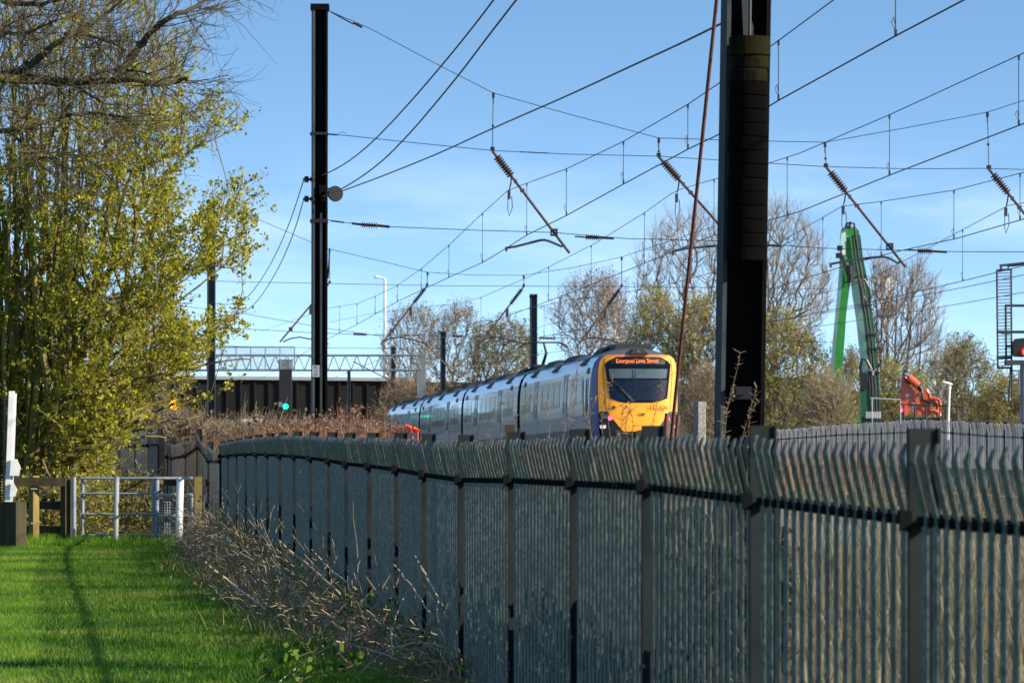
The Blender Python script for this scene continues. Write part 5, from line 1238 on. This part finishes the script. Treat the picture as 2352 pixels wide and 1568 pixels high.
# kissing gate of galvanised tube
kg = thing('kissing_gate', 'galvanised tubular kissing gate with mesh infill between timber fence and brambles', 'gate', (ps(300, 1245)[0], Zf_, 0))
def vpost(u, vt, vb, wpx, dz, mt='tube', nm='upright', lean=0):
    a, b = ps(u + lean, vt, dz), ps(u, vb, dz); b[2] = min(b[2], 0.0); r = wpx * Zf_ / F / 2
    MB().tubes([b], [a], r, r, 14, True).build(nm, mt, kg)
vpost(170, 1096, 1250, 10, -.1, 'tube_blue'); vpost(190, 1100, 1240, 8, .3, 'tube_blue'); vpost(266, 1094, 1246, 12, -.25, 'tube', 'upright', 2); vpost(352, 1098, 1245, 8, .5, 'tube_blue')
vpost(360, 1098, 1245, 10, .1, 'tube_blue', 'upright', 1); vpost(411, 1096, 1243, 17, -.35, 'white_metal', 'gate_post', 3); vpost(441, 1134, 1232, 6, -.2)  # gate_post white: sunlight on galvanised tube put into its colour
m_ = MB()
for v in (1098, 1133, 1180, 1228):
    r = (3.2 if v != 1098 else 3.8) * Zf_ / F / 2 * 1.5
    m_.tubes([ps(186, v, .25)], [ps(362, v, .05)], r, r, 8, True)
m_.build('bars', 'tube_blue', kg)
m_ = MB()
for v in (1098, 1136, 1184, 1229):
    m_.tubes([ps(362, v, -.2)], [ps(443, v, -.22)], .026, .026, 8, True)
m_.build('gate_bars', 'tube', kg)
m_ = MB()
for u in np.linspace(366, 438, 13): m_.tubes([ps(u, 1136, -.15)], [ps(u, 1238, -.15)], .006, .006, 4)
for v in np.linspace(1140, 1236, 16): m_.tubes([ps(364, v, -.15)], [ps(440, v, -.15)], .006, .006, 4)
m_.build('mesh_infill', 'tube_blue', kg)
m_ = MB(); q = [ps(368, 1100, -.1), ps(374, 1098, -.1), ps(374, 1240, -.1), ps(366, 1244, -.1)]; m_.prism(q, (0, .05, 0)); m_.build('slam_post', 'wood_post', kg)
tf2 = thing('timber_fence', 'short timber rail and ochre post joining the kissing gate to the palisade', 'fence', (ps(456, 1240)[0], Zf_, 0))
p = ps(456, 1094, -1.2); MB().box((p[0] - .065, Zf_ - 1.26, 0), (p[0] + .055, Zf_ - 1.12, p[2])).build('post', 'wood_post', tf2)
for v0, h in ((1107, 16), (1162, 15)):
    q, o = bar(378, v0, 482, v0 + 1, h, .04, .35); MB().prism(q, o).build('rail', 'wood_dark', tf2)

# ---------------------------------------------------------------- beyond the railway on the right
Ze = 185.0
ex = thing('demolition_machine', 'green high reach demolition machine with two folded booms standing behind the fence', 'excavator', (P(1965, 1040, Ze)[0], Ze, .6))
def pz(u, v, d=0.0): return P(u, v, Ze + d)
def plate(pp, th, nm, mt, par=ex, d=0.0):
    return MB().prism([pz(u, v, d) for u, v in pp], (0, th, 0)).build(nm, mt, par)
# left boom: a tall box beam, its left flank paled for the sky it reflects
def beam(L, Rr, depth, fm, sm_, nm, bevel):
    """L, Rr: left and right edges (u, v) of the front face from top to bottom; flank = offset of the far left edge"""
    b_ = MB(); n_ = len(L); A = np.array([pz(*p) for p in L]); B = np.array([pz(*p) for p in Rr]); C = np.array([pz(u - fl, v, depth) for (u, v), fl in zip(L, bevel)]); D = B + np.array([-.25, .75, 0])
    o = MB().grid(np.stack([A, B], 1)).grid(np.stack([B, D], 1)).grid(np.stack([D, C], 1)); o.add(np.array([A[0], B[0], D[0], C[0]]), [np.array([[0, 1, 2, 3]])])
    bo = o.build(nm, fm, ex); MB().grid(np.stack([C, A], 1)).build('flank', sm_, bo); return bo
lb = beam([(1941, 548), (1938, 600), (1934, 650), (1927, 720), (1921, 780), (1915, 850), (1907, 960), (1904, 1010)], [(1970, 540), (1962, 600), (1953, 650), (1944, 720), (1940, 780), (1934, 850), (1923, 960), (1918, 1010)], .07, 'exc_green', 'exc_sheen', 'main_boom', [8, 9, 9, 8.5, 8, 8, 7, 7])
rb = beam([(1956, 540), (1962, 590), (1970, 640), (1976, 680), (1984, 740), (1990, 800), (1997, 870), (2002, 950), (2004, 1010)], [(1976, 540), (1982, 590), (1992, 640), (1998, 680), (2007, 740), (2012, 800), (2019, 870), (2025, 950), (2026, 1010)], .12, 'exc_dark', 'exc_sheen', 'folded_boom', [12, 14, 17, 18, 17, 17, 16, 14, 14])
plate([(1931, 545), (1934, 525), (1945, 519), (1966, 523), (1973, 530), (1976, 560), (1972, 600), (1962, 640), (1950, 640), (1934, 600)], .5, 'knuckle', 'exc_green', ex, .15)
plate([(1930, 560), (1933, 530), (1941, 521), (1945, 523), (1942, 600), (1928, 640)], .3, 'knuckle_flank', 'exc_sheen', ex, -.05)
m_ = MB(); m_.tubes([pz(1931, 572, -.2)], [pz(1938, 590, -.2)], .085, .085, 10, True); m_.build('ram_rod', 'chrome', ex)
m_ = MB(); m_.tubes([pz(1936, 586, -.2)], [pz(1954, 638, -.25)], .14, .14, 12, True); m_.build('ram_cylinder', 'exc_dark', ex)
m_ = MB()
for (u, v) in ((1929, 570), (1926, 587)): m_.cbox(pz(u, v, -.1), (.24, .4, .24))
for u, v in ((1954, 640), (1952, 622)): m_.tubes([pz(u, v + 8, -.3)], [pz(u, v - 12, -.3)], .16, .16, 10, True)
m_.build('pin_block', 'black', ex)
hs_ = MB()
for p_, r in (([(1943, 524), (1946, 512), (1952, 510), (1954, 524)], .05), ([(1948, 526), (1954, 510), (1962, 514), (1964, 528), (1966, 550)], .06), ([(1950, 524), (1950, 512), (1957, 512)], .045),
              ([(1966, 540), (1972, 590), (1982, 640), (1990, 690), (2000, 760), (2006, 830), (2012, 920), (2014, 1000)], .055), ([(1960, 545), (1966, 600), (1978, 660), (1984, 700), (1994, 770), (2000, 840), (2006, 920), (2008, 1000)], .05),
              ([(1952, 645), (1962, 638), (1975, 634), (1990, 636)], .05), ([(1985, 640), (1996, 660), (2000, 680), (1994, 698)], .05), ([(1978, 640), (1984, 680), (1996, 705)], .05),
              ([(1978, 870), (1976, 840), (1980, 824), (1990, 826), (2000, 845), (2006, 860)], .075), ([(2012, 850), (2020, 838), (2024, 826)], .05), ([(2001, 850), (2003, 900), (2008, 960)], .045), ([(2016, 850), (2019, 910), (2020, 970)], .045), ([(1996, 850), (1998, 910), (2004, 970)], .04)):
    hs_.line([pz(u, v, -.18) for u, v in p_], r, 7)
hs_.build('hydraulic_hoses', 'hose', ex)
for u, v in ((1990, 700), (2000, 768), (2006, 800), (2010, 855)):
    MB().cbox(pz(u, v, -.12), (.52, .3, .07)).build('hose_clamp', 'hose', ex)

m_ = MB(); m_.line([pz(1996, 848, -.3), pz(2005, 854, -.35), pz(2014, 846, -.3)], .04, 6); m_.tubes([pz(2005, 852, -.35)], [pz(2005, 862, -.35)], .06, .05, 8, True); m_.build('hose_spreader', 'chrome', ex)
m_ = MB(); m_.cbox(pz(1982, 875, -.2), (.3, .3, .8)); m_.build('valve_block', 'hose', ex)
plate([(1976, 880), (1994, 880), (1998, 960), (1996, 1010), (1978, 1010)], .3, 'slew_link', 'exc_dark', ex, -.15)
m_ = MB()
for i in range(7): m_.tubes([pz(1990 + i * 5, 945, -.4)], [pz(1990 + i * 5, 960, -.4)], .06, .06, 8, True)
m_.build('coupling_row', 'chrome', ex)
m_ = MB(); m_.box(pz(1900, 1010, 0.3), tuple(pz(2040, 985, 2.4))); m_.build('upper_body', 'exc_dark', ex); m_ = MB(); m_.box((pz(1900, 0)[0], Ze, .6), (pz(2040, 0)[0], Ze + 3, 1.95)); m_.build('tracks', 'hose', ex)
for k_, pp in enumerate(([(1964, 966), (1972, 958), (1980, 972), (1968, 978)], [(1942, 950), (1950, 946), (1956, 958), (1946, 962)])): plate(pp, .15, 'green_bracket', 'exc_green', ex, -.5)

# orange machine
Zo = 182.0
om = thing('orange_machine', 'bright orange excavator arm and body parked right of the green machine', 'excavator', (P(2110, 1000, Zo)[0], Zo, .6))
def po(x, y, d=0.0): return P(2038.5 + x * .1465, 832.7 + y * .1465, Zo + d)
def oplate(pp, th, nm, mt, d=0.0): return MB().prism([po(x, y, d) for x, y in pp], (0, th, 0)).build(nm, mt, om)
oplate([(205, 400), (215, 300), (235, 175), (255, 140), (300, 150), (310, 200), (340, 330), (400, 420), (480, 430), (500, 480), (490, 560), (430, 560), (430, 620), (370, 620), (300, 600), (215, 560)], .35, 'boom_plate', 'orange')
oplate([(208, 560), (300, 590), (380, 600), (360, 680), (320, 820), (210, 826)], .35, 'boom_foot', 'orange', .02)
oplate([(430, 570), (520, 540), (530, 826), (480, 826), (440, 700)], .35, 'stick_plate', 'orange', .01)
oplate([(532, 420), (600, 400), (660, 440), (690, 560), (660, 690), (680, 826), (530, 826)], .4, 'bucket_side', 'orange', .1)
m_ = MB(); m_.tubes([po(265, 170, -.15)], [po(345, 215, -.15)], .09, .09, 10, True); m_.build('ram_rod', 'chrome', om)
m_ = MB(); m_.tubes([po(330, 230, -.15)], [po(480, 360, -.15)], .19, .19, 14, True); m_.build('ram_cylinder', 'orange', om)
m_ = MB(); m_.line([po(280, 230, -.2), po(320, 310, -.2), po(440, 340, -.2), po(520, 390, -.2), po(545, 480, -.2), po(560, 580, -.2), po(640, 610, -.2), po(790, 660, -.2)], .07, 6); m_.line([po(500, 370, -.25), po(540, 430, -.25)], .14, 8); m_.line([po(250, 150, -.1), po(300, 150, -.1)], .12, 8); m_.build('hydraulic_hoses', 'hose', om)
m_ = MB()
m_.line([po(560, 460, -.1), po(620, 430, -.1), po(650, 480, -.1), po(668, 560, -.1), po(760, 565, -.1), po(815, 590, -.1), po(828, 680, -.1), po(822, 826, -.1)], .085, 8)
m_.line([po(640, 590, .1), po(740, 600, .1), po(780, 640, .1), po(785, 826, .1)], .08, 8); m_.line([po(660, 740, -.05), po(740, 750, -.05), po(800, 790, -.05)], .10, 8); m_.build('guard_bars', 'orange', om)
oplate([(285, 500), (300, 480), (370, 520), (372, 552), (330, 552), (290, 535)], .03, 'decal_panel', 'white_metal', -.04); oplate([(330, 518), (368, 520), (368, 550), (332, 550)], .03, 'decal_hole', 'black', -.075)
oplate([(212, 730), (240, 720), (250, 770), (215, 775)], .1, 'marker_lamp', 'tail', -.12); oplate([(210, 770), (250, 770), (255, 822), (210, 826)], .12, 'lamp_box', 'hose', -.12)
m_ = MB(); m_.tubes([po(408, 640, .05)], [po(415, 790, .05)], .10, .10, 10, True); m_.build('ram_tube', 'chrome', om); m_ = MB(); m_.box((po(200, 0)[0], Zo, .6), (po(840, 0)[0], Zo + 2.5, po(0, 860)[2])); m_.build('undercarriage', 'hose', om)
# handrail
hr = thing('handrail', 'thin dark handrail crossing in front of the orange machine', 'railing', P(2130, 1000, 176), None)
m_ = MB(); q = lambda x, y: P(2038.5 + x * .1465, 832.7 + y * .1465, 176)
m_.tubes([q(205, 652)], [q(1195, 690)], .035, .035, 6, True)
m_.build('top_rail', 'hose', hr)
for x, y in ((255, 652), (430, 660), (600, 667), (912, 679), (1085, 686), (1175, 690)):
    m_ = MB(); m_.tubes([q(x, y)], [q(x, 900)], .045, .045, 6, True); m_.build('post', 'hose', hr)
m_ = MB(); m_.tubes([P(2000, 914, 178)], [P(2070, 918, 178)], .035, .035, 6, True)
m_.tubes([P(2003, 914, 178)], [P(2003, 985, 178)], .03, .03, 6); m_.tubes([P(2068, 918, 178)], [P(2068, 985, 178)], .03, .03, 6)
tag(m_.build('guard_wire_rail', 'mesh_panel', origin=P(2035, 985, 178)), 'pale horizontal rail left of the orange machine', 'railing')
lb_ = thing('street_lamp', 'short white mushroom lamp right of the orange machine', 'street lamp', P(2178, 1010, 170), 'street lamps')
MB().line([P(2177, 1010, 170), P(2179, 940, 170), P(2181, 890, 170)], [.062, .05, .05], 10).build('column', 'white_metal', lb_)
h_ = P(2175, 880, 170); rg = []
for t_ in np.linspace(-1, 1, 11):
    rr = math.sqrt(max(0, 1 - t_ * t_)); a_ = np.linspace(0, 2 * math.pi, 17)
    rg.append([h_ + (.25 * t_ * 1.05, .16 * rr * math.cos(q_), .075 * rr * math.sin(q_) - .05 * t_) for q_ in a_])
MB().grid(np.array(rg)).build('lantern', 'white_metal', lb_, smooth=True); MB().tubes([P(2181, 893, 170)], [P(2181, 882, 170)], .075, .06, 10, True).build('collar', 'white_metal', lb_)
# antenna mast
an = thing('antenna_mast', 'telecom lattice mast with white panel antennas and a round dish behind the green machine', 'antenna mast', (P(2033, 1050, 290)[0], 290, 0))
pa = lambda u, v, d=0.0: P(u, v, 290 + d)
m_ = MB()
for du in (-8, 8):
    for d in (-.3, .3): m_.tubes([pa(2032 + du, 1060, d)], [pa(2032 + du, 622, d)], .05, .05, 5)
for i, v in enumerate(np.arange(640, 1040, 14)): m_.tubes([pa(2024 if i % 2 else 2040, v)], [pa(2040 if i % 2 else 2024, v + 14)], .03, .03, 4)
m_.build('lattice', 'gantry', an)
for u, v0, v1, w_ in ((2004, 632, 652, 7), (2018, 634, 668, 6), (2024, 630, 700, 7), (2036, 626, 690, 7), (2044, 632, 694, 9), (2053, 632, 652, 5), (2012, 660, 690, 5)):
    m_ = MB(); m_.cbox((pa(u, v0) + pa(u, v1)) / 2 - (0, .6, 0), (w_ * .0322, .2, abs(pa(u, v0)[2] - pa(u, v1)[2]))); m_.build('panel_antenna', 'white_metal', an)
m_ = MB(); m_.tubes([pa(2002, 638, -.3)], [pa(2055, 636, -.3)], .05, .05, 5); m_.tubes([pa(2005, 668, -.3)], [pa(2050, 668, -.3)], .05, .05, 5); m_.build('crossarm', 'gantry', an)
c_ = pa(2045, 705, -.7); m_ = MB(); m_.line([c_ + (.1, .35, 0), c_ + (.04, .15, 0), c_, c_ + (-.03, -.12, 0)], [.30, .40, .42, .36], 20); m_.build('dish', 'white_metal', an)
# signal at the right edge with its ladder cage
Zs = 130.0
sg = thing('signal_post', 'railway signal at the right edge with black ladder cage and red light', 'signal', (P(2352, 1040, Zs)[0], Zs, .4))
qs = lambda x, y, d=0.0: P(2239.5 + x * .2198, 574.2 + y * .2198, Zs + d)     # detail view -> direction
m_ = MB()
for a, b in (((228, 210), (238, 1232)), ((378, 200), (382, 1230))): m_.tubes([qs(*a)], [qs(*b)], .035, .035, 6, True)
for a, b in (((228, 212), (378, 202)), ((238, 1230), (382, 1228))): m_.tubes([qs(*a)], [qs(*b)], .04, .04, 6, True)
for y in np.arange(240, 1230, 34.5): m_.tubes([qs(230, y + 4)], [qs(380, y - 4)], .012, .012, 4)
m_.build('ladder_cage', 'black', sg)
m_ = MB()
for x in np.arange(240, 380, 13): m_.tubes([qs(x, 240)], [qs(x + 4, 1100)], .0035, .0035, 3)
m_.build('mesh_infill', 'mesh_panel', sg)
m_ = MB()
for y, r in ((580, .05), (855, .055)): m_.tubes([qs(318 if y == 580 else 235, y)], [qs(640, y)], r, r, 6, True)
m_.cbox(qs(320, 862), (.28, .1, .11)); m_.tubes([qs(240, 1125)], [qs(380, 1118)], .05, .05, 6, True); m_.cbox(qs(480, 1175), (1.05, .5, .16)); m_.tubes([qs(322, 570)], [qs(326, 1190)], .04, .04, 6)
for y in (655, 1010): m_.tubes([qs(322, y)], [qs(380, y - 3)], .03, .03, 5)
MB().line([qs(345, 200), qs(345, 165), qs(365, 160), qs(420, 158), qs(520, 142), qs(640, 120)], .05, 6).build('bracket', 'black', sg)
for y in (1260, 1360): MB().tubes([qs(385, y)], [qs(500, y)], .02, .02, 5).build('rung', 'mast_blue', sg)
m_.build('platform_frame', 'mast_blue', sg)
for a, b in ((372, 352), (385, 385)): MB().tubes([qs(a, 1230)], [qs(b, 1600)], .03, .03, 5).build('ladder_rail', 'mast_blue', sg)
m_ = MB(); m_.tubes([qs(520, 1180)], [qs(520, 2200)], .16, .15, 14, True); m_.cbox(qs(478, 1390), (.14, .2, .75)); m_.build('post', 'gantry', sg)
m_ = MB(); q = [(405, 960), (430, 925), (560, 915), (640, 940), (640, 1100), (600, 1118), (420, 1112), (400, 1080)]
m_.prism([qs(x, y, -.2) for x, y in q], (0, .45, 0)); m_.build('signal_head', 'black', sg)
m_ = MB(); m_.disc(qs(530, 1062, -.26), (0, 1, 0), .115, .05, 20); m_.build('red_lens', 'red_lamp', sg)
# added netting for an orange patch by the train tail, pale clutter under the bridge
rng = SEED(71); on = thing('orange_sheeting', 'crumpled orange netting glowing behind reeds beside the train tail', 'sheeting', P(945, 1030, 95))
m_ = MB()
for u, v, w_, h_ in ((948, 986, 16, 16), (936, 981, 10, 14), (926, 984, 8, 10), (960, 988, 10, 10), (902, 984, 4, 8), (915, 978, 4, 6)):
    c = P(u, v, 95); n_ = 9
    V = np.array([[c + ((a - .5) * w_ * .0082, .12 * math.sin(a * 9 + b * 5), (b - .5) * h_ * .0085 + .02 * math.sin(a * 7)) for a in np.linspace(0, 1, n_)] for b in np.linspace(0, 1, 5)]); m_.grid(V); m_.grid(V[::-1] + (0, .012, 0))
    m_.tubes([c + (0, .06, -.02)], [c * (1, 1, 0) + (0, .06, .6)], .012, .012, 4)
m_.build('sheet', 'sheeting', on)
tag(MB().box(tuple(P(560, 975, 300)), tuple(P(605, 962, 297))).cbox(P(583, 968, 297) , (.6, .6, .5)).build('white_van', 'white_metal', origin=P(582, 975, 300)), 'pale blurred container under the bridge', 'container')
